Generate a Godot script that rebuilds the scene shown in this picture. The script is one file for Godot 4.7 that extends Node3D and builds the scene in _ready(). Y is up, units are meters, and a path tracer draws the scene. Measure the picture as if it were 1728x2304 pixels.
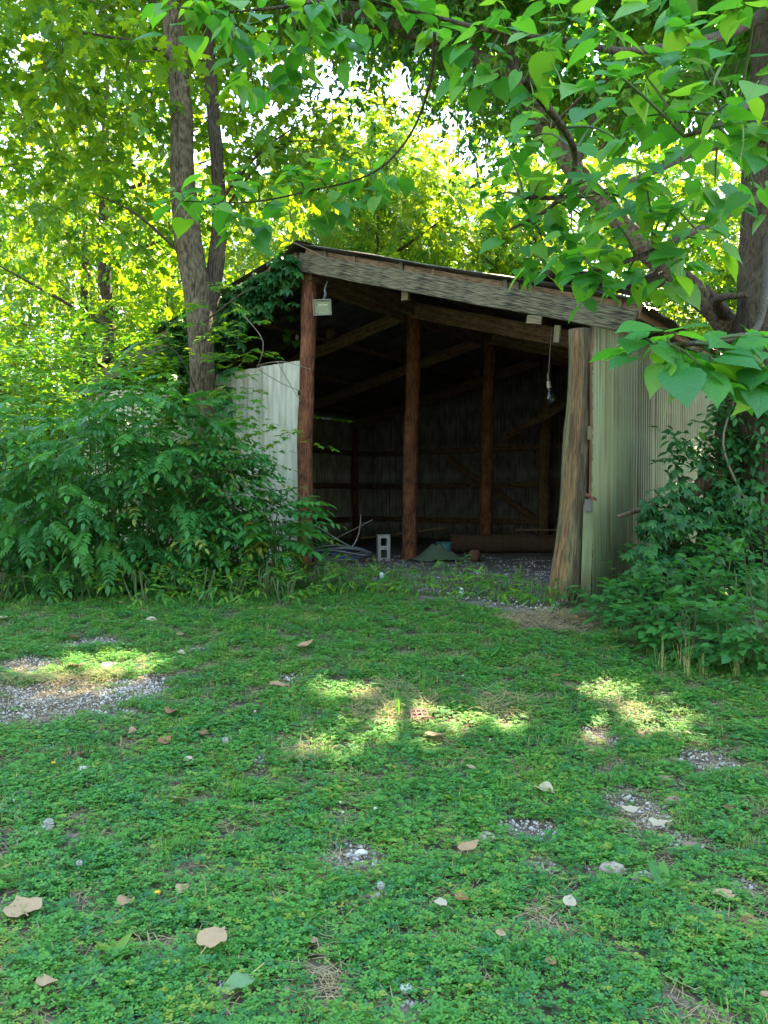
extends Node3D
# A pole shed under trees: everything is built here in metres, y up, the viewer's ground at y = 0.

var rng := RandomNumberGenerator.new()
var nz := FastNoiseLite.new()
const SUN := Vector3(0.30, 0.74, -0.60)          # direction towards the sun
# Gaps in the canopy that let the sun down to the lawn: x, z, half width, half depth on the ground.
var gaps := [[0.06, -5.10, 0.36, 0.46], [0.46, -4.99, 0.19, 0.22], [0.78, -5.11, 0.23, 0.17], [1.03, -5.37, 0.13, 0.11], [1.55, -4.94, 0.12, 0.17], [1.81, -4.19, 0.13, 0.11], [-2.45, -5.53, 0.43, 0.06], [-2.07, -5.87, 0.18, 0.06], [-0.46, -4.29, 0.12, 0.10]]
var taken := {}

class Shape:
	var v := PackedVector3Array()
	var n := PackedVector3Array()
	var t := PackedVector2Array()
	var ix := PackedInt32Array()
	func vert(p: Vector3, uv := Vector2.ZERO) -> int:
		v.append(p)
		t.append(uv)
		return v.size() - 1
	func tri(a: int, b: int, c: int) -> void:
		ix.append(a)
		ix.append(b)
		ix.append(c)
	func quad(a: int, b: int, c: int, d: int) -> void:
		tri(a, b, c)
		tri(a, c, d)
	func face(p: Array) -> void:              # flat polygon, clockwise seen from outside
		var f := v.size()
		for q in p:
			vert(q)
		for i in range(1, p.size() - 1):
			tri(f, f + i, f + i + 1)
	func onto(mesh: ArrayMesh, m: Material) -> ArrayMesh:
		n.resize(v.size())
		n.fill(Vector3.ZERO)
		for i in range(0, ix.size(), 3):
			var a := v[ix[i]]
			var q := (v[ix[i + 2]] - a).cross(v[ix[i + 1]] - a)
			n[ix[i]] += q
			n[ix[i + 1]] += q
			n[ix[i + 2]] += q
		for i in n.size():
			n[i] = n[i].normalized() if n[i].length() > 1e-12 else Vector3.UP
		var arr := []
		arr.resize(Mesh.ARRAY_MAX)
		arr[Mesh.ARRAY_VERTEX] = v
		arr[Mesh.ARRAY_NORMAL] = n
		arr[Mesh.ARRAY_TEX_UV] = t
		arr[Mesh.ARRAY_INDEX] = ix
		mesh.add_surface_from_arrays(Mesh.PRIMITIVE_TRIANGLES, arr)
		mesh.surface_set_material(mesh.get_surface_count() - 1, m)
		return mesh

func R(a: float, b: float) -> float:
	return rng.randf_range(a, b)
func RV(s: float) -> Vector3:
	return Vector3(R(-s, s), R(-s, s), R(-s, s))
func lin(r: float, g: float, b: float) -> Color:
	return Color(r, g, b).linear_to_srgb()
func ground_y(x: float, z: float) -> float:
	var t := clampf((-z - 3.0) / 6.5, 0.0, 1.0)
	return 0.5 * t * t * (3.0 - 2.0 * t) + 0.012 * nz.get_noise_2d(x * 60.0, z * 60.0)
func on_ground(x: float, z: float) -> Vector3:
	return Vector3(x, ground_y(x, z), z)

# ---------- naming ----------
func numbered(called: String) -> String:
	var k: int = taken.get(called, 0)
	taken[called] = k + 1
	return called if k == 0 else "%s_%03d" % [called, k]
func tag(o: Node3D, label: String, category: String, group := "", kind := "") -> Node3D:
	o.set_meta("label", label)
	o.set_meta("category", category)
	if group:
		o.set_meta("group", group)
	if kind:
		o.set_meta("kind", kind)
	return o
func thing(called: String, label: String, category: String, at := Vector3.ZERO, turn := 0.0, group := "", kind := "") -> Node3D:
	var o := Node3D.new()
	o.name = numbered(called)
	add_child(o)
	o.position = at
	o.rotation.y = turn
	return tag(o, label, category, group, kind)
func part(called: String, mesh: Mesh, parent: Node3D, xf := Transform3D()) -> MeshInstance3D:
	var o := MeshInstance3D.new()
	o.name = called
	o.mesh = mesh
	o.transform = xf
	parent.add_child(o, true)
	return o
func solo(called: String, mesh: Mesh, label: String, category: String, xf := Transform3D(), group := "", kind := "") -> MeshInstance3D:
	var o := MeshInstance3D.new()
	o.name = numbered(called)
	o.mesh = mesh
	o.transform = xf
	add_child(o)
	tag(o, label, category, group, kind)
	return o
func many(called: String, mesh: Mesh, list: Array, parent: Node3D, kind := "stuff") -> void:
	if list.is_empty():
		return
	var mm := MultiMesh.new()
	mm.transform_format = MultiMesh.TRANSFORM_3D
	mm.mesh = mesh
	mm.instance_count = list.size()
	for i in list.size():
		mm.set_instance_transform(i, list[i])
	var o := MultiMeshInstance3D.new()
	o.name = called
	o.multimesh = mm
	parent.add_child(o, true)
	if kind:
		o.set_meta("kind", kind)

# ---------- materials ----------
func plain(c: Color, rough := 0.8, metal := 0.0) -> StandardMaterial3D:
	var m := StandardMaterial3D.new()
	m.albedo_color = c
	m.roughness = rough
	m.metallic = metal
	return m
func leaf_mat(r: float, g: float, b: float, tr: float, tg: float, tb: float, rough := 0.45) -> StandardMaterial3D:
	var m := plain(lin(r, g, b), rough)
	m.backlight_enabled = true
	m.backlight = lin(tr * 2.0, tg * 2.0, tb * 2.0)    # what passes through the blade
	m.metallic_specular = 0.36
	m.cull_mode = BaseMaterial3D.CULL_DISABLED
	return m
func vein_relief() -> ImageTexture:
	# raised midrib and side veins of a broad leaf, and the quilting between them
	var pic := Image.create(128, 128, false, Image.FORMAT_L8)
	for y in 128:
		for x in 128:
			var u := x / 128.0
			var w := absf(y / 128.0 - 0.5)
			var side := absf(fposmod((u - w * 0.75) * 7.0, 1.0) - 0.5) * 2.0
			var h := 0.55 - 0.28 * smoothstep(0.75, 1.0, side) + 0.12 * nz.get_noise_2d(x * 3.0, y * 3.0)
			h -= 0.35 * smoothstep(0.03, 0.0, w)
			pic.set_pixel(x, y, Color.from_hsv(0, 0, clampf(h, 0, 1)))
	return ImageTexture.create_from_image(pic)
func noise_image(seed_: int, freq: float, size: int, octaves := 4, ridged := false) -> Image:
	var f := FastNoiseLite.new()
	f.seed = seed_
	f.frequency = freq
	f.fractal_octaves = octaves
	f.noise_type = FastNoiseLite.TYPE_SIMPLEX_SMOOTH
	if ridged:
		f.fractal_type = FastNoiseLite.FRACTAL_RIDGED
	return f.get_seamless_image(size, size)
func ramp_at(stops: Array, x: float) -> Color:     # stops: [position, linear colour as Vector3]
	for i in range(1, stops.size()):
		if x <= stops[i][0]:
			var k: float = clampf((x - stops[i - 1][0]) / (stops[i][0] - stops[i - 1][0]), 0.0, 1.0)
			var c: Vector3 = (stops[i - 1][1] as Vector3).lerp(stops[i][1], k)
			return lin(c.x, c.y, c.z)
	var e: Vector3 = stops[-1][1]
	return lin(e.x, e.y, e.z)
func grain_mat(seed_: int, stops: Array, scale: Vector3, freq := 0.02, relief := 0.4, rough := 0.85, world := false, metal := 0.0, second := 0.35, ridged := false) -> StandardMaterial3D:
	var size := 256
	var a := noise_image(seed_, freq, size, 5, ridged)
	var b := noise_image(seed_ + 7, freq * 0.3, size, 2)
	var pic := Image.create(size, size, false, Image.FORMAT_RGB8)
	for y in size:
		for x in size:
			pic.set_pixel(x, y, ramp_at(stops, a.get_pixel(x, y).r * (1.0 - second) + b.get_pixel(x, y).r * second))
	var m := plain(Color.WHITE, rough, metal)
	m.albedo_texture = ImageTexture.create_from_image(pic)
	m.uv1_triplanar = true
	m.uv1_world_triplanar = world
	m.uv1_scale = scale
	if relief > 0.0:
		m.heightmap_enabled = true
		m.heightmap_texture = ImageTexture.create_from_image(a)
		m.heightmap_scale = relief
	return m

# ---------- solid shapes ----------
func frame_of(dir: Vector3, hint := Vector3.UP) -> Basis:      # y along dir
	var y := dir.normalized()
	var h := hint
	if absf(y.dot(h)) > 0.97:
		h = Vector3(0.2, 0.1, 1.0)
	var x := y.cross(h).normalized()
	return Basis(x, y, x.cross(y).normalized())
func smooth_path(p: Array, steps := 5) -> Array:      # [[Vector3, radius], ...] -> finer
	var out := []
	for i in p.size() - 1:
		var a: Array = p[maxi(i - 1, 0)]
		var b: Array = p[i]
		var c: Array = p[i + 1]
		var d: Array = p[mini(i + 2, p.size() - 1)]
		for k in steps:
			var f := float(k) / steps
			out.append([(b[0] as Vector3).cubic_interpolate(c[0], a[0], d[0], f), lerpf(b[1], c[1], f)])
	out.append(p[-1])
	return out
func tube(s: Shape, path: Array, sides := 10, rough := 0.0, wave := 3.0, closed := true) -> void:
	var first := s.v.size()
	var x := Vector3.ZERO
	for i in path.size():
		var p: Vector3 = path[i][0]
		var d: Vector3 = (path[mini(i + 1, path.size() - 1)][0] as Vector3) - (path[maxi(i - 1, 0)][0] as Vector3)
		d = d.normalized()
		if x == Vector3.ZERO:
			x = frame_of(d).x
		x = (x - d * x.dot(d)).normalized()
		var z := x.cross(d)
		for k in sides:
			var a := TAU * k / sides
			var o := x * cos(a) + z * sin(a)
			var r: float = path[i][1]
			if rough > 0.0:
				r *= 1.0 + rough * nz.get_noise_3d(o.x * 40.0 * wave + p.x * 30.0, p.y * 30.0 * wave * 0.4, o.z * 40.0 * wave + p.z * 30.0)
			s.vert(p + o * r, Vector2(float(k) / sides, float(i) / (path.size() - 1)))
	for i in path.size() - 1:
		for k in sides:
			var a := first + i * sides + k
			var b := first + i * sides + (k + 1) % sides
			s.quad(a, a + sides, b + sides, b)
	if closed:
		for e in [0, path.size() - 1]:
			var c := s.vert(path[e][0])
			for k in sides:
				var a: int = first + e * sides + k
				var b: int = first + e * sides + (k + 1) % sides
				if e == 0:
					s.tri(c, a, b)
				else:
					s.tri(c, b, a)
func tube_mesh(path: Array, m: Material, sides := 10, rough := 0.0, wave := 3.0) -> ArrayMesh:
	var s := Shape.new()
	tube(s, path, sides, rough, wave)
	return s.onto(ArrayMesh.new(), m)
func board_mesh(w: float, d: float, length: float, m: Material, wear := 0.004, rings := 9) -> ArrayMesh:
	# A sawn board along y from 0, chamfered, its faces and ends a little uneven.
	var s := Shape.new()
	var c := minf(w, d) * 0.08 + 0.002
	var prof := [Vector2(-w / 2 + c, -d / 2), Vector2(w / 2 - c, -d / 2), Vector2(w / 2, -d / 2 + c), Vector2(w / 2, d / 2 - c), Vector2(w / 2 - c, d / 2), Vector2(-w / 2 + c, d / 2), Vector2(-w / 2, d / 2 - c), Vector2(-w / 2, -d / 2 + c)]
	var o := R(0.0, 50.0)
	for f in 8:                                       # each face its own vertices so edges stay crisp
		var a: Vector2 = prof[f]
		var b: Vector2 = prof[(f + 1) % 8]
		var first := s.v.size()
		for i in rings:
			var y := length * i / (rings - 1)
			var j := Vector3(nz.get_noise_2d(y * 90.0 + o, 3.0), 0, nz.get_noise_2d(y * 90.0 + o, 90.0)) * wear * 2.0
			for q in [a, b]:
				var e: float = wear * nz.get_noise_3d(q.x * 900.0 + o, y * 220.0, q.y * 900.0)
				var yy := y + (wear * 3.0 * nz.get_noise_2d(q.x * 2000.0 + o, q.y * 2000.0) if i == 0 or i == rings - 1 else 0.0)
				s.vert(Vector3(q.x + e, yy, q.y + e) + j)
		for i in rings - 1:
			var k := first + i * 2
			s.quad(k, k + 1, k + 3, k + 2)
	for e in [0.0, length]:
		var first := s.v.size()
		for q in prof:
			s.vert(Vector3(q.x, e, q.y))
		for i in range(1, 7):
			if e == 0.0:
				s.tri(first, first + i + 1, first + i)
			else:
				s.tri(first, first + i, first + i + 1)
	return s.onto(ArrayMesh.new(), m)
func board(parent: Node3D, called: String, a: Vector3, b: Vector3, w: float, d: float, m: Material, hint := Vector3(0, 0, 1), wear := 0.004) -> MeshInstance3D:
	var y := (b - a).normalized()
	var z := (hint - y * hint.dot(y)).normalized()
	var x := y.cross(z)
	return part(called, board_mesh(w, d, a.distance_to(b), m, wear), parent, Transform3D(Basis(x, y, z), a))
func sheet_mesh(prof: Array, length: float, m: Material, bend := 0.01, rings := 5, thick := 0.003) -> ArrayMesh:
	# A rolled metal sheet: profile of (x, z) along x, drawn out along y; two skins and closed edges.
	var s := Shape.new()
	var o := R(0.0, 90.0)
	var count := prof.size()
	for skin in 2:
		for i in rings:
			var y := length * i / (rings - 1)
			for k in count:
				var q: Vector2 = prof[k]
				var z := q.y + bend * nz.get_noise_2d(q.x * 60.0 + o, y * 60.0) - thick * skin
				var yy := y + (0.012 * nz.get_noise_2d(q.x * 200.0 + o, 7.0) if i == 0 or i == rings - 1 else 0.0)
				s.vert(Vector3(q.x, yy, z), Vector2(float(k) / (count - 1), y / length))
	var half := rings * count
	for i in rings - 1:
		for k in count - 1:
			var a := i * count + k
			s.quad(a, a + count, a + count + 1, a + 1)
			s.quad(half + a, half + a + 1, half + a + count + 1, half + a + count)
	for i in rings - 1:
		for k in [0, count - 1]:
			var a: int = i * count + k
			s.quad(a, a + half, a + half + count, a + count)
	for k in count - 1:
		for i in [0, rings - 1]:
			var a: int = i * count + k
			s.quad(a, a + 1, a + half + 1, a + half)
	return s.onto(ArrayMesh.new(), m)
func wave_profile(width: float, period: float, depth: float) -> Array:
	var out := []
	var k := int(round(width / period * 8.0))
	for i in k + 1:
		var x := width * i / k
		out.append(Vector2(x, depth * 0.5 * sin(TAU * x / period)))
	return out
func rib_profile(width: float, pitch: float, rib: float, depth: float) -> Array:
	var out := [Vector2(0, depth), Vector2(rib * 0.3, depth)]
	var x := rib * 0.3
	while x + pitch < width + 0.001:
		out += [Vector2(x + 0.012, 0), Vector2(x + pitch * 0.5 - 0.01, 0), Vector2(x + pitch * 0.5 - 0.006, depth * 0.3), Vector2(x + pitch * 0.5 + 0.006, depth * 0.3), Vector2(x + pitch * 0.5 + 0.01, 0), Vector2(x + pitch - rib - 0.012, 0), Vector2(x + pitch - rib, depth), Vector2(x + pitch, depth)]
		x += pitch
	return out
func lump_mesh(size: Vector3, m: Material, seed_: float, rough := 0.3, rings := 6, sides := 9) -> ArrayMesh:
	var s := Shape.new()
	for i in rings + 1:
		var e := PI * i / rings - PI / 2
		for k in sides:
			var a := TAU * k / sides
			var p := Vector3(cos(e) * cos(a), sin(e), cos(e) * sin(a))
			s.vert(p * size * 0.5 * (1.0 + rough * nz.get_noise_3d(p.x * 90.0 + seed_ * 31.0, p.y * 90.0, p.z * 90.0)))
	for i in rings:
		for k in sides:
			var a := i * sides + k
			var b := i * sides + (k + 1) % sides
			s.quad(a, a + sides, b + sides, b)
	return s.onto(ArrayMesh.new(), m)

# ---------- leaves ----------
# Blade profiles: [along the midrib, along the edge, half width], all as shares of the length.
const HEART := [[0.0, 0.0, 0.0], [0.03, -0.10, 0.20], [0.10, 0.02, 0.38], [0.27, 0.22, 0.46], [0.48, 0.46, 0.40], [0.68, 0.68, 0.25], [0.85, 0.85, 0.09], [1.0, 1.0, 0.0]]
const OVATE := [[0.0, 0.0, 0.0], [0.42, 0.36, 0.26], [1.0, 1.0, 0.0]]
const OVAL3 := [[0.0, 0.0, 0.0], [0.25, 0.2, 0.22], [0.6, 0.58, 0.20], [1.0, 1.0, 0.0]]
const LANCE := [[0.0, 0.0, 0.0], [0.4, 0.38, 0.11], [1.0, 1.0, 0.0]]
const SMALL_HEART := [[0.0, 0.0, 0.0], [0.12, 0.0, 0.30], [0.5, 0.48, 0.32], [1.0, 1.0, 0.0]]
func blade(s: Shape, xf: Transform3D, prof: Array, length: float, fold := 0.25, droop := 0.15, petiole := 0.0) -> void:
	var prev := -1
	var pl := -1
	var pr := -1
	var start := xf.origin
	if petiole > 0.0:
		var w := length * 0.012 + 0.0006
		var a := s.vert(start - xf.basis.z * w)
		var b := s.vert(start + xf.basis.z * w)
		var e := xf * Vector3(petiole, -petiole * 0.1, 0)
		var c := s.vert(e + xf.basis.z * w)
		var d := s.vert(e - xf.basis.z * w)
		s.quad(a, d, c, b)
		start = e
	for i in prof.size():
		var q: Array = prof[i]
		var ym: float = -droop * length * q[0] * q[0]
		var ys: float = -droop * length * q[1] * absf(q[1]) + fold * q[2] * length
		var mid := s.vert(start + xf.basis * Vector3(q[0] * length, ym, 0), Vector2(q[0], 0.5))
		if q[2] == 0.0:
			if prev >= 0:
				s.tri(prev, pl, mid)
				s.tri(prev, mid, pr)
			pl = mid
			pr = mid
		else:
			var l := s.vert(start + xf.basis * Vector3(q[1] * length, ys, -q[2] * length), Vector2(q[1], 0.5 - q[2]))
			var r := s.vert(start + xf.basis * Vector3(q[1] * length, ys, q[2] * length), Vector2(q[1], 0.5 + q[2]))
			if prev == pl:
				s.tri(prev, l, mid)
				s.tri(prev, mid, r)
			else:
				s.quad(prev, pl, l, mid)
				s.quad(prev, mid, r, pr)
			pl = l
			pr = r
		prev = mid
const LOBES := [[-0.03, 0.10, 0.02], [-0.10, 0.36, -0.05], [0.10, 0.27, 0.02], [0.22, 0.42, 0.0], [0.34, 0.60, -0.09], [0.42, 0.40, -0.02], [0.44, 0.20, 0.03], [0.66, 0.27, -0.03], [0.72, 0.13, 0.0]]
func lobed(s: Shape, xf: Transform3D, length: float, petiole := 0.0, fine := true) -> void:
	var start := xf.origin
	if petiole > 0.0:
		var w := length * 0.012 + 0.0006
		var a := s.vert(start - xf.basis.z * w)
		var b := s.vert(start + xf.basis.z * w)
		start = xf * Vector3(petiole, -petiole * 0.1, 0)
		s.quad(a, s.vert(start - xf.basis.z * w), s.vert(start + xf.basis.z * w), b)
	var c := s.vert(start + xf.basis * Vector3(0.22 * length, 0.03 * length, 0))
	var ring := [s.vert(start)]
	var use := LOBES if fine else [LOBES[1], LOBES[2], LOBES[4], LOBES[6], LOBES[7]]
	for q in use:
		ring.append(s.vert(start + xf.basis * Vector3(q[0], q[2], -q[1]) * length))
	ring.append(s.vert(start + xf.basis * Vector3(1.0, -0.14, 0) * length))
	for i in use.size():
		var q: Array = use[use.size() - 1 - i]
		ring.append(s.vert(start + xf.basis * Vector3(q[0], q[2], q[1]) * length))
	for i in ring.size():
		s.tri(c, ring[i], ring[(i + 1) % ring.size()])
func pinnate(s: Shape, xf: Transform3D, length: float, pairs: int, leaflet: float, prof := OVAL3, arch := 0.3) -> void:
	var at := func(t: float) -> Vector3: return xf * Vector3(length * t, -arch * length * t * t, 0)
	var w := 0.0012 + length * 0.004
	for i in 4:
		var p: Vector3 = at.call(i / 4.0)
		var q: Vector3 = at.call((i + 1) / 4.0)
		var z := xf.basis.z * w
		s.quad(s.vert(p - z), s.vert(q - z), s.vert(q + z), s.vert(p + z))
	for i in pairs:
		var t := 0.25 + 0.72 * i / pairs
		var p: Vector3 = at.call(t)
		for side in [-1.0, 1.0]:
			var d := Vector3(0.55, -arch * t - R(0.05, 0.25), side * R(0.85, 1.1)).normalized()
			var up := Vector3(R(-0.2, 0.2), 1, R(-0.2, 0.2))
			blade(s, Transform3D(xf.basis * leaf_basis(d, up), p), prof, leaflet * R(0.8, 1.1) * (1.0 - 0.25 * absf(t - 0.55)), 0.2, 0.2)
	blade(s, Transform3D(xf.basis * leaf_basis(Vector3(1, -2.0 * arch, 0), Vector3.UP), at.call(1.0)), prof, leaflet, 0.2, 0.2)
func palmate(s: Shape, xf: Transform3D, length: float, count := 5) -> void:
	for i in count:
		var a := (i - (count - 1) / 2.0) * 0.85
		blade(s, Transform3D(xf.basis * leaf_basis(Vector3(cos(a), -0.25, sin(a)), Vector3.UP), xf * Vector3(0.15 * length, 0, 0)), OVAL3, length * (1.0 - 0.13 * absf(i - (count - 1) / 2.0)), 0.15, 0.25)
func leaf_basis(d: Vector3, up: Vector3) -> Basis:     # x along the leaf, y up from its face
	var x := d.normalized()
	var z := x.cross(up)
	z = z.normalized() if z.length() > 0.01 else x.cross(Vector3(0.3, 0.2, 0.9)).normalized()
	return Basis(x, z.cross(x), z)
func leaf_mesh(kind: String, m: Material, length: float) -> ArrayMesh:
	var s := Shape.new()
	match kind:
		"heart": blade(s, Transform3D(), HEART, length, R(0.02, 0.22), R(0.12, 0.4), length * 0.45)
		"lobed": lobed(s, Transform3D(), length, length * 0.6)
		"ovate": blade(s, Transform3D(), OVAL3, length, R(0.1, 0.3), R(0.05, 0.3), length * 0.1)
		"smallheart": blade(s, Transform3D(), SMALL_HEART, length, R(0.05, 0.25), R(0.1, 0.3), length * 0.3)
		"lance": blade(s, Transform3D(), LANCE, length, R(0.1, 0.3), R(0.2, 0.5))
		"elder": pinnate(s, Transform3D(), length, 2, length * 0.5, OVAL3, 0.2)
		"pinnate": pinnate(s, Transform3D(), length, 6, length * 0.30, OVAL3, 0.35)
		"palmate": palmate(s, Transform3D(), length)
	return s.onto(ArrayMesh.new(), m)
func sprig_mesh(kind: String, mats: Array, length: float, count: int, leaf: float, hang := 0.2) -> ArrayMesh:
	# A leafy twig along x, its leaves in two tints.
	var out := ArrayMesh.new()
	var ss := [Shape.new(), Shape.new()]
	var wood := Shape.new()
	tube(wood, [[Vector3.ZERO, 0.006], [Vector3(length * 0.5, -hang * length * 0.25, 0), 0.004], [Vector3(length, -hang * length, 0), 0.001]], 3, 0.0, 1.0, false)
	for i in count:
		var t := R(0.1, 1.0)
		var p := Vector3(length * t, -hang * length * t * t, 0) + RV(leaf * 0.4)
		var a := R(-2.2, 2.2)
		var d := Vector3(cos(a), R(-0.75, 0.15) - hang, sin(a))
		var xf := Transform3D(leaf_basis(d, Vector3(R(-0.5, 0.5), 1, R(-0.5, 0.5))), p)
		var s: Shape = ss[0 if rng.randf() < 0.6 else 1]
		var l := leaf * R(0.7, 1.25)
		match kind:
			"lobed": lobed(s, xf, l, l * 0.5, false)
			"ovate": blade(s, xf, OVATE, l, R(0.05, 0.3), R(0.0, 0.3))
			"lance": blade(s, xf, LANCE, l, R(0.1, 0.3), R(0.1, 0.5))
			"elder": pinnate(s, xf, l * 1.6, 2, l * 0.8, OVATE, 0.2)
			"pinnate": pinnate(s, xf, l * 3.0, 5, l * 0.9, LANCE, 0.3)
			"palmate": palmate(s, xf, l)
			"heart": blade(s, xf, SMALL_HEART, l, R(0.05, 0.25), R(0.1, 0.3), l * 0.3)
	for k in 2:
		if ss[k].v.size():
			ss[k].onto(out, mats[k])
	return wood.onto(out, mats[2])

func sun_falls(p: Vector3, margin := 0.0) -> bool:
	# Does p stand in the way of a ray that goes through one of the gaps?
	var q := p - SUN * ((p.y - 0.2) / SUN.y)
	for g in gaps:
		var dx: float = (q.x - g[0]) / (g[2] + margin)
		var dz: float = (q.z - g[1]) / (g[3] + margin)
		if dx * dx + dz * dz < 1.0 + 0.5 * nz.get_noise_2d(q.x * 120.0, q.z * 120.0):
			return true
	return false
func clump_mesh(sprigs: Array, count: int, spread: float) -> ArrayMesh:
	# a bough's end: several leafy twigs reaching out from one point, joined
	var out := ArrayMesh.new()
	var tools := {}
	for i in count:
		var p := Vector3(rng.randfn(0, 0.5), rng.randfn(0, 0.3), rng.randfn(0, 0.5)) * spread
		var d := p.normalized() * Vector3(1, 0.35, 1) + RV(0.7)
		d.y -= 0.1
		var xf := Transform3D(leaf_basis(d, Vector3(R(-0.35, 0.35), 1, R(-0.35, 0.35))).scaled(Vector3.ONE * R(0.75, 1.25)), p)
		var sp: ArrayMesh = sprigs[rng.randi() % sprigs.size()]
		for k in sp.get_surface_count():
			var m := sp.surface_get_material(k)
			if not tools.has(m):
				tools[m] = SurfaceTool.new()
			(tools[m] as SurfaceTool).append_from(sp, k, xf)
	for m in tools:
		(tools[m] as SurfaceTool).commit(out)
		out.surface_set_material(out.get_surface_count() - 1, m)
	return out
func crown(parent: Node3D, blobs: Array, clumps: Array, sprigs := [], margin := 1.2) -> void:
	# blobs: [centre, radii, number of clumps]; clumps thin out towards the middle. Beside a gap in the canopy the clumps give way to single twigs.
	var lists := []
	for k in clumps.size():
		lists.append([])
	var fine := []
	for k in sprigs.size():
		fine.append([])
	for b in blobs:
		var c: Vector3 = b[0]
		var r: Vector3 = b[1]
		var n: int = b[2]
		var done := 0
		while done < n:
			var u := RV(1.0)
			if u.length() > 1.0:
				continue
			done += 1
			var hub := c + u * pow(u.length() + 0.05, -0.35) * 0.9 * r
			if hub.y > 2.5 and sun_falls(hub, margin):
				if sprigs.is_empty():
					continue
				for i in 9:
					var p := hub + Vector3(rng.randfn(0, 0.5), rng.randfn(0, 0.3), rng.randfn(0, 0.5)) * 0.7
					var d := Vector3(R(-1, 1), R(-0.4, 0.3), R(-1, 1)).normalized()
					if sun_falls(p, 0.27) or sun_falls(p + d * 0.35, 0.27) or sun_falls(p + d * 0.7, 0.22):
						continue
					fine[rng.randi() % sprigs.size()].append(Transform3D(leaf_basis(d, Vector3(R(-0.35, 0.35), 1, R(-0.35, 0.35))).scaled(Vector3.ONE * R(0.75, 1.15)), p))
				continue
			lists[rng.randi() % clumps.size()].append(Transform3D(Basis(Vector3.UP, R(0, TAU)) * Basis(Vector3.RIGHT, R(-0.3, 0.3)).scaled(Vector3.ONE * R(0.8, 1.2)), hub))
	for k in clumps.size():
		many("foliage", clumps[k], lists[k], parent)
	for k in sprigs.size():
		many("foliage", sprigs[k], fine[k], parent)
func hang_leaves(parent: Node3D, meshes: Array, list: Array, most := 300) -> void:
	# The leaves that show largest are parts of their own, the rest one part per leaf shape.
	var eye := Vector3(0, 1.5, 0)
	list.sort_custom(func(a, b): return (a as Transform3D).origin.distance_squared_to(eye) < (b as Transform3D).origin.distance_squared_to(eye))
	var lists := []
	for k in meshes.size():
		lists.append([])
	list = list.filter(func(x): return (x as Transform3D).origin.y < 3.0 or not sun_falls((x as Transform3D).origin, 0.22))
	for i in list.size():
		var k := rng.randi() % meshes.size()
		if i < most:
			part("leaf", meshes[k], parent, list[i])
		else:
			lists[k].append(list[i])
	for k in meshes.size():
		many("foliage", meshes[k], lists[k], parent)
func spray(list: Array, p: Vector3, d: Vector3, length: float, count: int, tilt := 0.35, scale := 1.0) -> void:
	var b := leaf_basis(d, Vector3.UP)
	for i in count:
		var t := (i + R(0.2, 0.9)) / count
		var a := R(0.3, 1.5) * (1.0 if i % 2 else -1.0) * (1.0 - 0.5 * t)
		var dd := b * Vector3(cos(a), R(-0.5, 0.1), sin(a))
		list.append(Transform3D(leaf_basis(dd, Vector3(R(-tilt, tilt), 1, R(-tilt, tilt) + 0.15)).scaled(Vector3.ONE * scale * R(0.75, 1.2)), p + b.x * length * t + Vector3(0, -0.15 * length * t * t, 0) + RV(0.02)))
func twig(parent: Node3D, a: Vector3, b: Vector3, r: float, m: Material, called := "twig") -> void:
	var mid := (a + b) / 2.0 + Vector3(0, 0.06, 0) * a.distance_to(b) + RV(0.04) * a.distance_to(b)
	part(called, tube_mesh(smooth_path([[a, r], [mid, r * 0.75], [b, r * 0.4]], 3), m, 5), parent)

# ================= the scene =================
var M := {}

func _ready() -> void:
	rng.seed = 20240611
	nz.seed = 5
	nz.frequency = 0.03
	nz.fractal_octaves = 3
	var cam := Camera3D.new()
	cam.name = "camera"
	cam.position = Vector3(0, 1.5, 0)
	cam.rotation_degrees.x = -0.9
	cam.fov = 67.0
	cam.far = 400.0
	add_child(cam)
	cam.current = true
	var env := Environment.new()
	env.background_mode = Environment.BG_SKY
	var sm := ProceduralSkyMaterial.new()
	sm.sky_top_color = Color(0.56, 0.66, 0.80)
	sm.sky_horizon_color = Color(0.92, 0.92, 0.90)
	sm.sky_curve = 0.25
	sm.ground_bottom_color = Color(0.2, 0.22, 0.16)
	sm.ground_horizon_color = Color(0.6, 0.64, 0.6)
	sm.sun_angle_max = 1.0
	var sky := Sky.new()
	sky.sky_material = sm
	env.sky = sky
	env.tonemap_mode = Environment.TONE_MAPPER_LINEAR
	env.tonemap_exposure = 7.1
	env.sdfgi_enabled = true
	env.ssao_enabled = true
	env.ssil_enabled = true
	var we := WorldEnvironment.new()
	we.environment = env
	add_child(we)
	var sun := DirectionalLight3D.new()
	sun.name = "sun"
	sun.light_color = Color(1.0, 0.92, 0.76)
	sun.light_energy = 1.6
	sun.light_angular_distance = 0.5
	sun.shadow_enabled = true
	add_child(sun)
	sun.look_at_from_position(SUN * 50.0, Vector3.ZERO)
	make_materials()
	make_ground()
	make_shed()
	shed_contents()
	make_maple()
	make_catalpa()
	make_leaning_tree()
	make_backdrop()
	make_shrubs()
	make_vines()
	make_weeds()
	make_lawn()
	make_litter()

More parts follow.
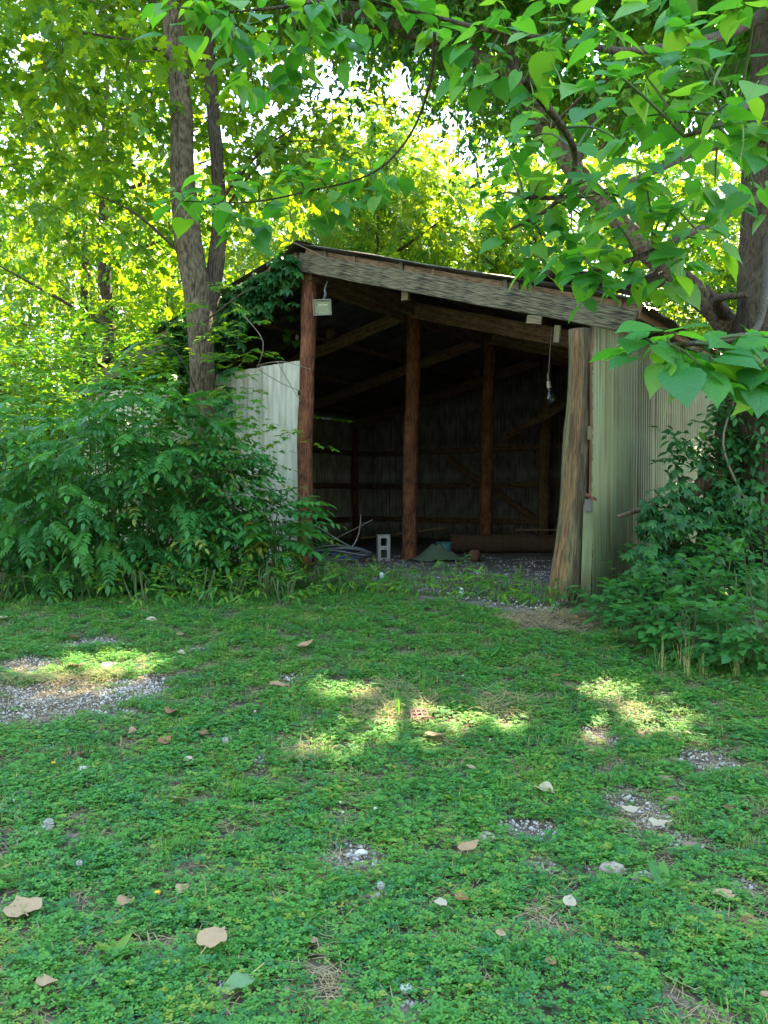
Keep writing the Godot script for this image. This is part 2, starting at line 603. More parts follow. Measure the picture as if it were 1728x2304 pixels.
func make_materials() -> void:
	var bark := [[0.25, Vector3(0.022, 0.017, 0.010)], [0.5, Vector3(0.095, 0.078, 0.045)], [0.8, Vector3(0.18, 0.16, 0.10)]]
	M.bark = grain_mat(11, bark, Vector3(3.0, 0.9, 3.0), 0.03, 3.0, 0.95, true, 0.0, 0.25)
	M.dark_bark = grain_mat(12, [[0.25, Vector3(0.018, 0.014, 0.009)], [0.5, Vector3(0.055, 0.043, 0.026)], [0.8, Vector3(0.11, 0.09, 0.056)]], Vector3(2.6, 0.6, 2.6), 0.03, 4.0, 0.95, true, 0.0, 0.2, true)
	M.limb_bark = grain_mat(13, [[0.3, Vector3(0.03, 0.018, 0.010)], [0.5, Vector3(0.085, 0.063, 0.036)], [0.75, Vector3(0.15, 0.13, 0.07)]], Vector3(2.0, 1.4, 2.0), 0.035, 3.0, 0.95, true)
	M.twig = plain(lin(0.10, 0.085, 0.05), 0.9)
	M.green_twig = plain(lin(0.06, 0.10, 0.03), 0.8)
	# wood of the shed, the grain along each piece's own y
	M.red_wood = grain_mat(21, [[0.25, Vector3(0.04, 0.013, 0.006)], [0.5, Vector3(0.16, 0.055, 0.02)], [0.75, Vector3(0.27, 0.11, 0.045)]], Vector3(6.0, 1.0, 6.0), 0.025, 2.0, 0.85)
	M.grey_wood = grain_mat(23, [[0.24, Vector3(0.018, 0.015, 0.009)], [0.42, Vector3(0.085, 0.078, 0.042)], [0.6, Vector3(0.135, 0.125, 0.07)], [0.85, Vector3(0.19, 0.175, 0.105)]], Vector3(9.0, 0.8, 9.0), 0.025, 1.2, 0.9)
	M.rafter_wood = grain_mat(24, [[0.25, Vector3(0.06, 0.038, 0.02)], [0.5, Vector3(0.16, 0.105, 0.055)], [0.8, Vector3(0.24, 0.17, 0.095)]], Vector3(7.0, 0.9, 7.0), 0.025, 0.8, 0.9)
	M.knot = plain(lin(0.025, 0.014, 0.009), 0.9)
	M.pale_wood = grain_mat(25, [[0.25, Vector3(0.09, 0.075, 0.035)], [0.7, Vector3(0.17, 0.145, 0.075)]], Vector3(6.0, 0.6, 6.0), 0.02, 0.3, 0.85)
	# metal
	M.old_tin = grain_mat(31, [[0.3, Vector3(0.075, 0.058, 0.045)], [0.5, Vector3(0.13, 0.122, 0.11)], [0.8, Vector3(0.22, 0.22, 0.21)]], Vector3(0.7, 0.35, 0.7), 0.02, 0.0, 0.42, false, 0.45)
	M.cream_tin = grain_mat(32, [[0.25, Vector3(0.36, 0.37, 0.27)], [0.5, Vector3(0.55, 0.57, 0.46)], [0.8, Vector3(0.66, 0.68, 0.58)]], Vector3(1.5, 0.25, 1.5), 0.02, 0.0, 0.5)
	M.green_tin = grain_mat(33, [[0.28, Vector3(0.085, 0.085, 0.035)], [0.42, Vector3(0.13, 0.165, 0.085)], [0.65, Vector3(0.15, 0.19, 0.105)], [0.85, Vector3(0.18, 0.215, 0.14)]], Vector3(0.7, 0.12, 0.7), 0.02, 0.0, 0.55, false, 0.1)
	M.green_tin.roughness = 0.5
	M.green_tin.metallic = 0.3
	M.rust = grain_mat(34, [[0.3, Vector3(0.06, 0.022, 0.01)], [0.7, Vector3(0.17, 0.07, 0.03)]], Vector3(4, 4, 4), 0.03, 0.3, 0.95)
	M.steel = plain(lin(0.10, 0.10, 0.09), 0.7, 0.2)
	M.concrete = grain_mat(41, [[0.3, Vector3(0.26, 0.27, 0.24)], [0.7, Vector3(0.42, 0.43, 0.39)]], Vector3(6, 6, 6), 0.05, 0.4, 0.95)
	# ground
	M.soil = grain_mat(51, [[0.28, Vector3(0.035, 0.026, 0.017)], [0.46, Vector3(0.075, 0.057, 0.034)], [0.6, Vector3(0.13, 0.105, 0.065)], [0.78, Vector3(0.22, 0.195, 0.14)]], Vector3(1.1, 1.1, 1.1), 0.06, 1.0, 0.97, true)
	M.floor = grain_mat(52, [[0.3, Vector3(0.05, 0.04, 0.03)], [0.5, Vector3(0.105, 0.09, 0.072)], [0.7, Vector3(0.2, 0.19, 0.17)]], Vector3(1.3, 1.3, 1.3), 0.1, 1.0, 0.97, true)
	M.stone = [plain(lin(0.40, 0.39, 0.365), 0.95), plain(lin(0.28, 0.27, 0.25), 0.95), plain(lin(0.46, 0.45, 0.42), 0.95), plain(lin(0.30, 0.27, 0.24), 0.9), plain(lin(0.2, 0.21, 0.21), 0.9)]
	# leaves: reflected, then transmitted
	M.catalpa = [leaf_mat(0.032, 0.15, 0.028, 0.06, 0.21, 0.008, 0.4), leaf_mat(0.045, 0.185, 0.032, 0.085, 0.26, 0.01, 0.42), leaf_mat(0.026, 0.125, 0.03, 0.045, 0.18, 0.008, 0.38), leaf_mat(0.08, 0.21, 0.028, 0.13, 0.28, 0.01, 0.45)]
	var veins := vein_relief()
	for m in M.catalpa:
		m.heightmap_enabled = true
		m.heightmap_texture = veins
		m.heightmap_scale = 0.5
	M.maple = [leaf_mat(0.045, 0.15, 0.012, 0.14, 0.24, 0.005), leaf_mat(0.065, 0.18, 0.015, 0.20, 0.29, 0.006), leaf_mat(0.035, 0.13, 0.015, 0.08, 0.18, 0.006)]
	M.back = [leaf_mat(0.05, 0.15, 0.012, 0.17, 0.26, 0.007), leaf_mat(0.04, 0.135, 0.014, 0.10, 0.21, 0.007), leaf_mat(0.065, 0.16, 0.012, 0.23, 0.29, 0.009)]
	M.elder = [leaf_mat(0.03, 0.135, 0.03, 0.03, 0.12, 0.01), leaf_mat(0.045, 0.17, 0.03, 0.05, 0.16, 0.01), leaf_mat(0.024, 0.11, 0.026, 0.025, 0.10, 0.008)]
	M.creeper = [leaf_mat(0.018, 0.085, 0.022, 0.02, 0.085, 0.008, 0.5), leaf_mat(0.03, 0.115, 0.025, 0.03, 0.11, 0.01, 0.5), leaf_mat(0.014, 0.07, 0.02, 0.016, 0.07, 0.008, 0.5)]
	M.weed = [leaf_mat(0.065, 0.175, 0.022, 0.07, 0.18, 0.01), leaf_mat(0.11, 0.21, 0.02, 0.11, 0.20, 0.01), leaf_mat(0.035, 0.13, 0.022, 0.035, 0.12, 0.01)]
	M.clover = [leaf_mat(0.05, 0.19, 0.036, 0.045, 0.15, 0.01, 0.6), leaf_mat(0.085, 0.24, 0.04, 0.07, 0.19, 0.01, 0.6), leaf_mat(0.026, 0.125, 0.04, 0.022, 0.10, 0.01, 0.55), leaf_mat(0.20, 0.26, 0.04, 0.14, 0.19, 0.012, 0.65)]
	M.grass = [leaf_mat(0.055, 0.18, 0.03, 0.055, 0.17, 0.01, 0.5), leaf_mat(0.085, 0.20, 0.035, 0.08, 0.18, 0.01, 0.5), leaf_mat(0.30, 0.25, 0.13, 0.15, 0.12, 0.05, 0.8)]
	M.dry = [leaf_mat(0.30, 0.20, 0.11, 0.08, 0.05, 0.02, 0.8), leaf_mat(0.36, 0.25, 0.14, 0.08, 0.05, 0.02, 0.8), leaf_mat(0.22, 0.12, 0.06, 0.06, 0.03, 0.01, 0.8), leaf_mat(0.38, 0.33, 0.23, 0.08, 0.06, 0.03, 0.8)]

func make_ground() -> void:
	# one sheet to the horizon: fine near the viewer, coarse beyond
	var s := Shape.new()
	var xs := []
	var zs := []
	var x := -150.0
	while x <= 150.0:
		xs.append(x)
		x += 0.25 if x >= -8.0 and x < 8.0 else (2.0 if absf(x) <= 30.0 else 20.0)
	var z := -180.0
	while z <= 60.0:
		zs.append(z)
		z += 0.2 if z >= -14.0 and z < 1.0 else (2.0 if z >= -50.0 and z < 20.0 else 10.0)
	for b in zs:
		for a in xs:
			s.vert(Vector3(a, ground_y(a, b), b))
	for j in zs.size() - 1:
		for i in xs.size() - 1:
			var a: int = j * xs.size() + i
			s.quad(a, a + 1, a + xs.size() + 1, a + xs.size())
	var g := s.onto(ArrayMesh.new(), M.soil)
	solo("ground", g, "bare brown soil under the lawn and the woods", "ground", Transform3D(), "", "structure")

# ---------- the shed: its own axes, x along the front, -z along the ridge, origin at the ridge post ----------
const SHED_AT := Vector3(-1.04, 0.5, -10.55)
const SHED_TURN := -0.637
const RIDGE := 4.42
const DEEP := 8.5
func roof_y(x: float) -> float:
	return RIDGE - (0.312 * x if x > 0 else -0.245 * x)
func to_world(p: Vector3) -> Vector3:
	return SHED_AT + Basis(Vector3.UP, SHED_TURN) * p

func rough_post(parent: Node3D, at: Vector3, top: Vector3, r0: float, r1: float, m: Material) -> MeshInstance3D:
	var path := []
	var n := 16
	var o := R(0, 50)
	for i in n + 1:
		var t := float(i) / n
		var w := Vector3(nz.get_noise_2d(t * 60.0 + o, 1.0), 0, nz.get_noise_2d(t * 60.0 + o, 50.0)) * 0.04
		path.append([(top - at) * t + w * sin(PI * t), lerpf(r0, r1, t)])
	var post := part("post", tube_mesh(path, m, 18, 0.14, 2.0), parent, Transform3D(Basis(), at))
	return post
func knot(parent: Node3D, at: Vector3, r: float) -> void:
	part("knot", lump_mesh(Vector3(r * 2.0, r * 2.6, r * 0.7), M.knot, R(0, 9), 0.5), parent, Transform3D(Basis(), at))

func butt_post_mat() -> StandardMaterial3D:
	# the stripped pole by the corner: grey-green weathered sapwood, an orange-brown streak where it split, black creosote, with shade painted in down one side
	var w := 256
	var h := 512
	var pic := Image.create(w, h, false, Image.FORMAT_RGB8)
	var hi := Image.create(w, h, false, Image.FORMAT_L8)
	for y in h:
		for x in w:
			var u := float(x) / w
			var ang := u * TAU
			var p := Vector3(cos(ang), 0, sin(ang))
			var g := nz.get_noise_3d(p.x * 170.0, y * 0.75, p.z * 170.0)
			var k := nz.get_noise_3d(p.x * 45.0 + 70.0, y * 0.25, p.z * 45.0)
			var streak := smoothstep(0.10, 0.26, 0.30 - absf(u - 0.62 - 0.045 * sin(y * 0.013) - 0.08 * k) * 1.6 + 0.12 * g)
			var c := Vector3(0.115, 0.11, 0.045).lerp(Vector3(0.19, 0.09, 0.034), streak * (0.65 + 0.7 * k))
			var tar_and_shade := smoothstep(0.0, 0.3, k + 0.5 * g - 0.15 + 0.12 * sin(y * 0.02 + 2.0) + 1.2 * smoothstep(0.12, 0.02, absf(u - 0.45)))  # creosote blotches; the band on one side also has shade painted in
			c = c.lerp(Vector3(0.03, 0.017, 0.012), tar_and_shade * 0.65)
			c *= 0.80 + 0.8 * clampf(g + 0.22, -0.4, 0.6)
			var crack := absf(nz.get_noise_3d(p.x * 110.0 + 31.0, y * 0.13, p.z * 110.0))
			c *= 0.35 + 0.65 * smoothstep(0.008, 0.045, crack)
			pic.set_pixel(x, y, lin(c.x, c.y, c.z))
			hi.set_pixel(x, y, Color.from_hsv(0, 0, clampf(0.3 + 0.45 * g + 0.4 * smoothstep(0.0, 0.05, crack), 0, 1)))
	var m := plain(Color.WHITE, 0.85)
	m.albedo_texture = ImageTexture.create_from_image(pic)
	m.heightmap_enabled = true
	m.heightmap_texture = ImageTexture.create_from_image(hi)
	m.heightmap_scale = 2.5
	return m

func rusty_sheet_mat() -> StandardMaterial3D:
	# the first wall sheet: algae-green old paint, rust eaten in along its free edge and run down from the nails
	var w := 256
	var h := 512
	var pic := Image.create(w, h, false, Image.FORMAT_RGB8)
	for y in h:
		for x in w:
			var u := float(x) / w
			var v := float(y) / h
			var g := nz.get_noise_2d(x * 0.5, y * 0.08)
			var k := nz.get_noise_2d(x * 0.5 + 300.0, y * 0.5)
			var c := Vector3(0.14, 0.18, 0.085).lerp(Vector3(0.17, 0.21, 0.11), clampf(0.5 + g, 0, 1))
			c = c.lerp(Vector3(0.11, 0.09, 0.03), smoothstep(0.15, 0.5, nz.get_noise_2d(x * 0.9 + 900.0, y * 0.06)) * 0.6)
			var edge := 0.035 + 0.035 * nz.get_noise_1d(y * 0.9) + 0.012 * nz.get_noise_1d(y * 4.0)
			if u < edge:
				c = Vector3(0.095, 0.034, 0.013) * (1.0 + 0.8 * k)
			var drip := 0.02 * (0.5 + 0.5 * nz.get_noise_1d(y * 3.0 + 77.0)) + 0.002
			if absf(u - 0.10 - 0.004 * nz.get_noise_1d(y * 0.6)) < drip and nz.get_noise_1d(y * 0.8 + 400.0) > -0.12:
				c = Vector3(0.085, 0.033, 0.011)
			if absf(u - 0.155) < drip * 0.7 and nz.get_noise_1d(y * 0.7 + 900.0) > 0.12:
				c = Vector3(0.08, 0.04, 0.015)
			pic.set_pixel(x, y, lin(c.x, c.y, c.z))
	var m := plain(Color.WHITE, 0.5, 0.3)
	m.albedo_texture = ImageTexture.create_from_image(pic)
	return m

func make_shed() -> void:
	var s := thing("open_shed", "open-fronted pole shed with corrugated metal walls and a low gable roof", "shed", SHED_AT, SHED_TURN)
	# gravel floor under the roof
	var f := Shape.new()
	var b := Basis(Vector3.UP, SHED_TURN)
	for j in 21:
		for i in 21:
			var p := to_world(Vector3(-5.4 + 9.3 * i / 20.0, 0, 1.0 - 9.6 * j / 20.0))
			f.vert(Vector3(p.x, ground_y(p.x, p.z) + 0.006 + 0.02 * smoothstep(0.3, -0.3, 1.0 - 9.6 * j / 20.0), p.z))
	for j in 20:
		for i in 20:
			var a := j * 21 + i
			f.quad(a, a + 21, a + 22, a + 1)
	solo("floor", f.onto(ArrayMesh.new(), M.floor), "grey gravel and dirt floor inside the shed", "floor", Transform3D(), "", "structure")
	# ridge posts
	var p1 := rough_post(s, Vector3(-0.08, -0.1, 0), Vector3(0.04, RIDGE - 0.38, 0), 0.105, 0.105, M.red_wood)
	for k in [[0.02, 2.55, 0.1], [0.03, 1.72, 0.1], [-0.02, 3.3, 0.1], [-0.03, 1.0, 0.1]]:
		knot(p1, Vector3(k[0], k[1], k[2]), R(0.022, 0.036))
	var posts := [[-2.55, M.red_wood], [-5.1, M.red_wood], [-7.65, M.rafter_wood]]
	for q in posts:
		rough_post(s, Vector3(-0.09, -0.1, q[0]), Vector3(0.02, RIDGE - 0.42, q[0]), 0.125, 0.115, q[1])
	# the stout leaning corner pole, wider at the butt
	var bp := []
	for i in 21:
		var t := i / 20.0
		bp.append([Basis(Vector3.UP, -2.2) * Vector3(-0.19 * pow(1.0 - t, 1.3) + 0.03 * sin(t * 5.0) * (1.0 - t), 3.1 * t, 0.02 * sin(t * 7.0)), lerpf(0.19, 0.118, pow(t, 0.8)) + 0.012 * sin(t * 13.0)])
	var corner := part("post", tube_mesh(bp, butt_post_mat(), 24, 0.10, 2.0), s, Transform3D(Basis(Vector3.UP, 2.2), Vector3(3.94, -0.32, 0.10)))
	corner.set_meta("label", "stout leaning corner pole, grey with an orange-brown split face")
	knot(s, Vector3(3.94, 2.03, 0.19), 0.03)
	knot(s, Vector3(3.86, 0.75, 0.235), 0.022)
	# side and back posts
	for z in [-2.55, -5.1, -7.65]:
		rough_post(s, Vector3(3.82, -0.1, z), Vector3(3.82, 3.0, z), 0.09, 0.08, M.red_wood)
		rough_post(s, Vector3(-5.28, -0.1, z), Vector3(-5.28, 2.85, z), 0.09, 0.08, M.red_wood)
	# front fascia beams, weathered grey
	var sl := Vector3(1, -0.312, 0).normalized()
	var fb := board(s, "fascia_beam", Vector3(-0.02, 4.19, 0.15), Vector3(-0.02, 4.19, 0.15) + sl * 4.74, 0.235, 0.05, M.grey_wood, Vector3(0, 0, 1), 0.007)
	fb.set_meta("label", "long weathered grey beam across the front under the roof edge")
	var ll := Vector3(-1, -0.245, 0).normalized()
	board(s, "fascia_beam", Vector3(-0.06, 4.14, 0.13), Vector3(-0.06, 4.14, 0.13) + ll * 5.5, 0.19, 0.045, M.grey_wood)
	# red-brown upper boards, set back between beam and roof
	for q in [[0.05, 1.62], [1.66, 3.05], [3.08, 4.55]]:
		board(s, "upper_board", Vector3(q[0], roof_y(q[0]) - 0.115, 0.09), Vector3(q[1], roof_y(q[1]) - 0.115, 0.09), 0.15, 0.035, M.rafter_wood)
	for x in [0.42, 1.64, 3.06, 3.2]:
		board(s, "block", Vector3(x, roof_y(x) - 0.24, 0.11), Vector3(x, roof_y(x) - 0.025, 0.12), 0.06, 0.04, M.grey_wood)
	board(s, "upper_board", Vector3(-0.1, roof_y(-0.1) - 0.10, 0.08), Vector3(-5.3, roof_y(-5.3) - 0.10, 0.08), 0.14, 0.035, M.rafter_wood)
	# the rotted end and loose cleats by the corner
	board(s, "block", Vector3(3.35, 2.96, 0.17), Vector3(3.52, 2.92, 0.17), 0.09, 0.03, M.pale_wood)
	board(s, "block", Vector3(3.66, 2.68, 0.10), Vector3(3.68, 2.86, 0.10), 0.07, 0.04, M.pale_wood)
	board(s, "block", Vector3(1.66, 3.44, 0.05), Vector3(1.66, 3.62, 0.05), 0.10, 0.05, M.pale_wood)
	# ridge beam over the posts, and its end showing under the fascia
	board(s, "ridge_beam", Vector3(0.13, RIDGE - 0.36, 0.08), Vector3(0.13, RIDGE - 0.36, -DEEP), 0.24, 0.05, M.rafter_wood, Vector3(1, 0, 0))
	board(s, "ridge_beam", Vector3(-0.13, RIDGE - 0.40, -0.1), Vector3(-0.13, RIDGE - 0.40, -DEEP), 0.22, 0.05, M.rafter_wood, Vector3(1, 0, 0))
	# rafters on the post lines
	for z in [-2.55, -5.1, -7.65]:
		board(s, "rafter", Vector3(0.1, roof_y(0.1) - 0.36, z + 0.16), Vector3(3.95, roof_y(3.95) - 0.30, z + 0.16), 0.24, 0.05, M.rafter_wood)
		board(s, "rafter", Vector3(-0.1, roof_y(-0.1) - 0.42, z + 0.16), Vector3(-5.3, roof_y(-5.3) - 0.26, z + 0.16), 0.20, 0.05, M.rafter_wood)
		board(s, "block", Vector3(-1.6, roof_y(-1.6) - 0.26, z + 0.2), Vector3(-1.6, roof_y(-1.6) - 0.08, z + 0.2), 0.14, 0.05, M.rafter_wood)
	board(s, "rafter", Vector3(-0.1, roof_y(-0.1) - 0.30, -0.12), Vector3(-5.3, roof_y(-5.3) - 0.22, -0.12), 0.2, 0.05, M.rafter_wood)
	# purlins along the shed
	for x in [-0.6, -2.0, -3.4, -4.8, 0.9, 2.1, 3.3, 4.35]:
		board(s, "purlin", Vector3(x, roof_y(x) - 0.075, 0.12), Vector3(x, roof_y(x) - 0.075, -DEEP), 0.05, 0.09, M.rafter_wood, Vector3(0, 1, 0))
	# a broken rafter hanging at the back
	board(s, "broken_rafter", Vector3(2.0, 3.45, -6.9), Vector3(-0.9, 2.35, -7.3), 0.16, 0.05, M.rafter_wood, Vector3(0.2, 0, 1), 0.012)
	board(s, "broken_rafter", Vector3(2.3, 3.05, -7.0), Vector3(0.6, 2.75, -7.3), 0.07, 0.04, M.pale_wood, Vector3(0.2, 0, 1), 0.012)
	# diagonal braces and girts of the far walls
	board(s, "brace", Vector3(-2.9, 2.0, -DEEP + 0.25), Vector3(0.2, 0.1, -DEEP + 0.25), 0.16, 0.04, M.rafter_wood)
	for y in [0.5, 1.35, 2.2]:
		board(s, "girt", Vector3(-5.33, y, 0), Vector3(-5.33, y, -DEEP), 0.14, 0.04, M.rafter_wood, Vector3(1, 0, 0))
		board(s, "girt", Vector3(-5.3, y, -DEEP + 0.12), Vector3(3.85, y, -DEEP + 0.12), 0.14, 0.04, M.rafter_wood)
		board(s, "girt", Vector3(3.87, y, -0.2), Vector3(3.87, y, -DEEP), 0.14, 0.04, M.rafter_wood, Vector3(1, 0, 0))
	# roof sheets, lapped, running down each slope
	var wide := 0.66
	var wp := wave_profile(wide + 0.05, 0.0676, 0.018)
	var zz := 0.20
	var k := 0
	while zz > -DEEP - 0.1:
		for side in [1.0, -1.0]:
			var run := 4.72 if side > 0 else 5.75
			var d := sl if side > 0 else ll
			var yv := d
			var xv := Vector3(0, 0, -1)
			var zv := xv.cross(yv)
			if zv.y < 0:
				xv = -xv
				zv = xv.cross(yv)
			var o := Vector3(-0.03 * side, RIDGE + 0.012 + 0.004 * (k % 2), zz if xv.z < 0 else zz - wide - 0.05)
			part("roof_sheet", sheet_mesh(wp, run / Vector2(d.x, d.y).length() + R(-0.04, 0.05), M.old_tin, 0.03 if side > 0 else 0.02, 8), s, Transform3D(Basis(xv, yv, zv), o))
		zz -= wide
		k += 1
	# ridge cap
	var cap := Shape.new()
	for z in [0.22, -DEEP - 0.2]:
		cap.vert(Vector3(-0.22, roof_y(-0.22) + 0.035, z))
		cap.vert(Vector3(0, RIDGE + 0.045, z))
		cap.vert(Vector3(0.22, roof_y(0.22) + 0.035, z))
	cap.quad(0, 3, 4, 1)
	cap.quad(1, 4, 5, 2)
	part("ridge_cap", cap.onto(ArrayMesh.new(), M.old_tin), s)
	# a loose bent sheet over the corner end of the roof
	part("loose_roof_sheet", sheet_mesh(wave_profile(0.7, 0.0676, 0.018), 1.5, M.old_tin, 0.16, 10), s, Transform3D(Basis(Vector3(0, 0, -1), Vector3(1, -0.2, 0).normalized(), Vector3(0.2, 1, 0).normalized()), Vector3(3.25, roof_y(3.25) + 0.06, 0.27)))
	# corner wall: corrugated, algae green, its free edge rusted
	var rust_edge := rusty_sheet_mat()
	var wall_prof := wave_profile(0.748, 0.088, 0.036)
	for i in 13:
		var z := 0.14 - 0.66 * i - 0.004 * (i % 2)
		part("wall_sheet", sheet_mesh(wall_prof, 3.10, rust_edge if i == 0 else M.green_tin, 0.012, 6), s, Transform3D(Basis(Vector3(0, 0, -1), Vector3.UP, Vector3(1, 0, 0)), Vector3(4.05 + 0.004 * (i % 2), -0.14, z)))
	# left front wall: ribbed cream sheets, open gable above
	var rp := rib_profile(0.80, 0.26, 0.03, 0.018)
	for i in 7:
		var x := -0.14 - 0.76 * (i + 1)
		var top := 2.93 - 0.012 * i
		part("wall_sheet", sheet_mesh(rp, top, M.cream_tin, 0.008, 5), s, Transform3D(Basis(Vector3(1, 0, 0), Vector3.UP, Vector3(0, 0, 1)), Vector3(x, -0.02, -0.02 + 0.005 * (i % 2))))
	# left wall and back wall seen from inside
	for i in 13:
		part("wall_sheet", sheet_mesh(wall_prof, 3.0, M.old_tin, 0.012, 4), s, Transform3D(Basis(Vector3(0, 0, 1), Vector3.UP, Vector3(-1, 0, 0)), Vector3(-5.4 - 0.004 * (i % 2), -0.02, 0.0 - 0.66 * (i + 1))))
	for i in 15:
		var x := -5.45 + 0.66 * i
		part("wall_sheet", sheet_mesh(wall_prof, roof_y(x + 0.33) - 0.05, M.old_tin, 0.012, 4), s, Transform3D(Basis(Vector3(1, 0, 0), Vector3.UP, Vector3(0, 0, 1)), Vector3(x, -0.02, -DEEP - 0.02 - 0.004 * (i % 2))))
	# bits of hardware on the corner pole
	var latch := part("latch", board_mesh(0.07, 0.05, 0.13, M.steel, 0.004, 3), s, Transform3D(Basis(), Vector3(4.06, 0.88, 0.19)))
	part("hasp", board_mesh(0.03, 0.02, 0.14, M.rust, 0.003, 3), latch, Transform3D(Basis(Vector3(0, 0, 1), 1.1), Vector3(0.10, 0.12, 0.04)))
	board(s, "cleat", Vector3(4.06, 1.62, 0.17), Vector3(4.06, 1.76, 0.17), 0.035, 0.03, M.pale_wood)
	part("edge_strip", sheet_mesh([Vector2(0, 0), Vector2(0.05, 0.008), Vector2(0.10, 0.0)], 1.0, M.green_tin, 0.03, 6), s, Transform3D(Basis(Vector3(0.9, 0, -0.4).normalized(), Vector3(0.03, 1, 0).normalized(), Vector3(0.4, 0, 0.9).normalized()), Vector3(3.98, -0.05, 0.2)))

func box_shape(s: Shape, a: Vector3, b: Vector3) -> void:
	var p := []
	for i in 8:
		p.append(Vector3(a.x if i & 1 == 0 else b.x, a.y if i & 2 == 0 else b.y, a.z if i & 4 == 0 else b.z))
	for f in [[0, 2, 3, 1], [5, 7, 6, 4], [4, 6, 2, 0], [1, 3, 7, 5], [2, 6, 7, 3], [4, 0, 1, 5]]:
		s.face([p[f[0]], p[f[1]], p[f[2]], p[f[3]]])

func shed_contents() -> void:
	var t := SHED_TURN
	# flood lamp under the ridge
	var fl := thing("flood_lamp", "small square flood lamp hung below the roof peak", "lamp", to_world(Vector3(0.42, 3.52, 0.16)), t + 0.5)
	var hs := Shape.new()
	# housing: a shallow tray, wider at the glass
	var fr := [Vector3(-0.115, -0.095, 0.05), Vector3(0.115, -0.095, 0.05), Vector3(0.115, 0.095, 0.05), Vector3(-0.115, 0.095, 0.05)]
	var bk := [Vector3(-0.07, -0.055, -0.06), Vector3(0.07, -0.055, -0.06), Vector3(0.07, 0.055, -0.06), Vector3(-0.07, 0.055, -0.06)]
	for i in 4:
		var j := (i + 1) % 4
		hs.face([fr[i], bk[i], bk[j], fr[j]])
	hs.face([bk[0], bk[3], bk[2], bk[1]])
	var lamp_xf := Transform3D(Basis(Vector3.RIGHT, 0.25), Vector3.ZERO)
	part("housing", hs.onto(ArrayMesh.new(), plain(lin(0.12, 0.14, 0.08), 0.5, 0.3)), fl, lamp_xf)
	var gl := Shape.new()
	gl.face([fr[0] + Vector3(0.012, 0.012, -0.006), fr[3] + Vector3(0.012, -0.012, -0.006), fr[2] + Vector3(-0.012, -0.012, -0.006), fr[1] + Vector3(-0.012, 0.012, -0.006)])
	var glass := plain(Color(0.8, 0.9, 0.75, 0.25), 0.08)
	glass.transparency = BaseMaterial3D.TRANSPARENCY_ALPHA
	part("glass", gl.onto(ArrayMesh.new(), glass), fl, lamp_xf)
	var rim := Shape.new()
	for i in 4:
		var j := (i + 1) % 4
		tube(rim, [[fr[i], 0.009], [fr[j], 0.009]], 6)
	part("rim", rim.onto(ArrayMesh.new(), plain(lin(0.2, 0.21, 0.17), 0.5, 0.4)), fl, lamp_xf)
	part("tube", tube_mesh([[Vector3(-0.06, 0.03, 0.0), 0.008], [Vector3(0.06, 0.03, 0.0), 0.008]], plain(lin(0.75, 0.75, 0.6), 0.3), 6), fl, lamp_xf)
	part("bracket", tube_mesh(smooth_path([[Vector3(0.0, 0.09, -0.02), 0.012], [Vector3(0.03, 0.17, -0.01), 0.02], [Vector3(0.02, 0.24, -0.02), 0.014], [Vector3(0.05, 0.36, -0.06), 0.006]]), M.steel, 7), fl)
	# bulb on a cord
	var hb := thing("hanging_bulb", "bare clear light bulb hanging on a thin cord", "light bulb", to_world(Vector3(3.33, 2.12, -0.5)), 0.0)
	part("cord", tube_mesh(smooth_path([[Vector3(0.01, 0.88, 0), 0.004], [Vector3(-0.015, 0.6, 0), 0.004], [Vector3(-0.03, 0.3, 0), 0.004]]), plain(lin(0.18, 0.18, 0.16), 0.7), 6), hb)
	part("cord", tube_mesh(smooth_path([[Vector3(0.01, 0.86, 0), 0.004], [Vector3(0.12, 0.72, 0.1), 0.004], [Vector3(0.34, 0.55, 0.25), 0.004]]), plain(lin(0.05, 0.05, 0.05), 0.7), 6), hb)
	part("prongs", tube_mesh([[Vector3(-0.035, 0.34, 0), 0.016], [Vector3(-0.03, 0.25, 0), 0.014]], plain(lin(0.1, 0.1, 0.09), 0.6), 7), hb)
	part("socket", tube_mesh([[Vector3(-0.03, 0.25, 0), 0.024], [Vector3(-0.02, 0.17, 0), 0.027]], plain(lin(0.25, 0.24, 0.17), 0.6), 10), hb)
	var bulb := []
	for i in 13:
		var a := i / 12.0
		bulb.append([Vector3(-0.02 + 0.02 * a, 0.17 - 0.19 * a, 0), 0.016 + 0.038 * sin(PI * pow(a, 1.5)) if i < 12 else 0.002])
	var bg := plain(Color(0.12, 0.13, 0.08, 0.45), 0.1)
	bg.transparency = BaseMaterial3D.TRANSPARENCY_ALPHA
	part("glass", tube_mesh(bulb, bg, 14), hb)
	# hollow concrete block standing on end
	var cb := thing("concrete_block", "grey hollow concrete block standing on end beside the dark post", "concrete block", to_world(Vector3(-0.26, 0.02, -2.08)), 0.12)
	var cs := Shape.new()
	var hw := 0.10
	for q in [[-hw, 0.0, hw, 0.055], [-hw, 0.185, hw, 0.245], [-hw, 0.37, hw, 0.425]]:
		box_shape(cs, Vector3(q[0], q[1], -0.1), Vector3(q[2], q[3], 0.1))
	for y in [[0.055, 0.185], [0.245, 0.37]]:
		box_shape(cs, Vector3(-hw, y[0], -0.1), Vector3(-0.048, y[1], 0.1))
		box_shape(cs, Vector3(0.048, y[0], -0.1), Vector3(hw, y[1], 0.1))
	part("block_body", cs.onto(ArrayMesh.new(), M.concrete), cb)
	# rolled carpet lying behind the posts
	var rp := []
	for i in 12:
		rp.append([Vector3(i * 0.2, 0.17 + 0.01 * sin(i * 1.3), 0.03 * sin(i * 0.8)), 0.17 + 0.012 * sin(i * 2.1)])
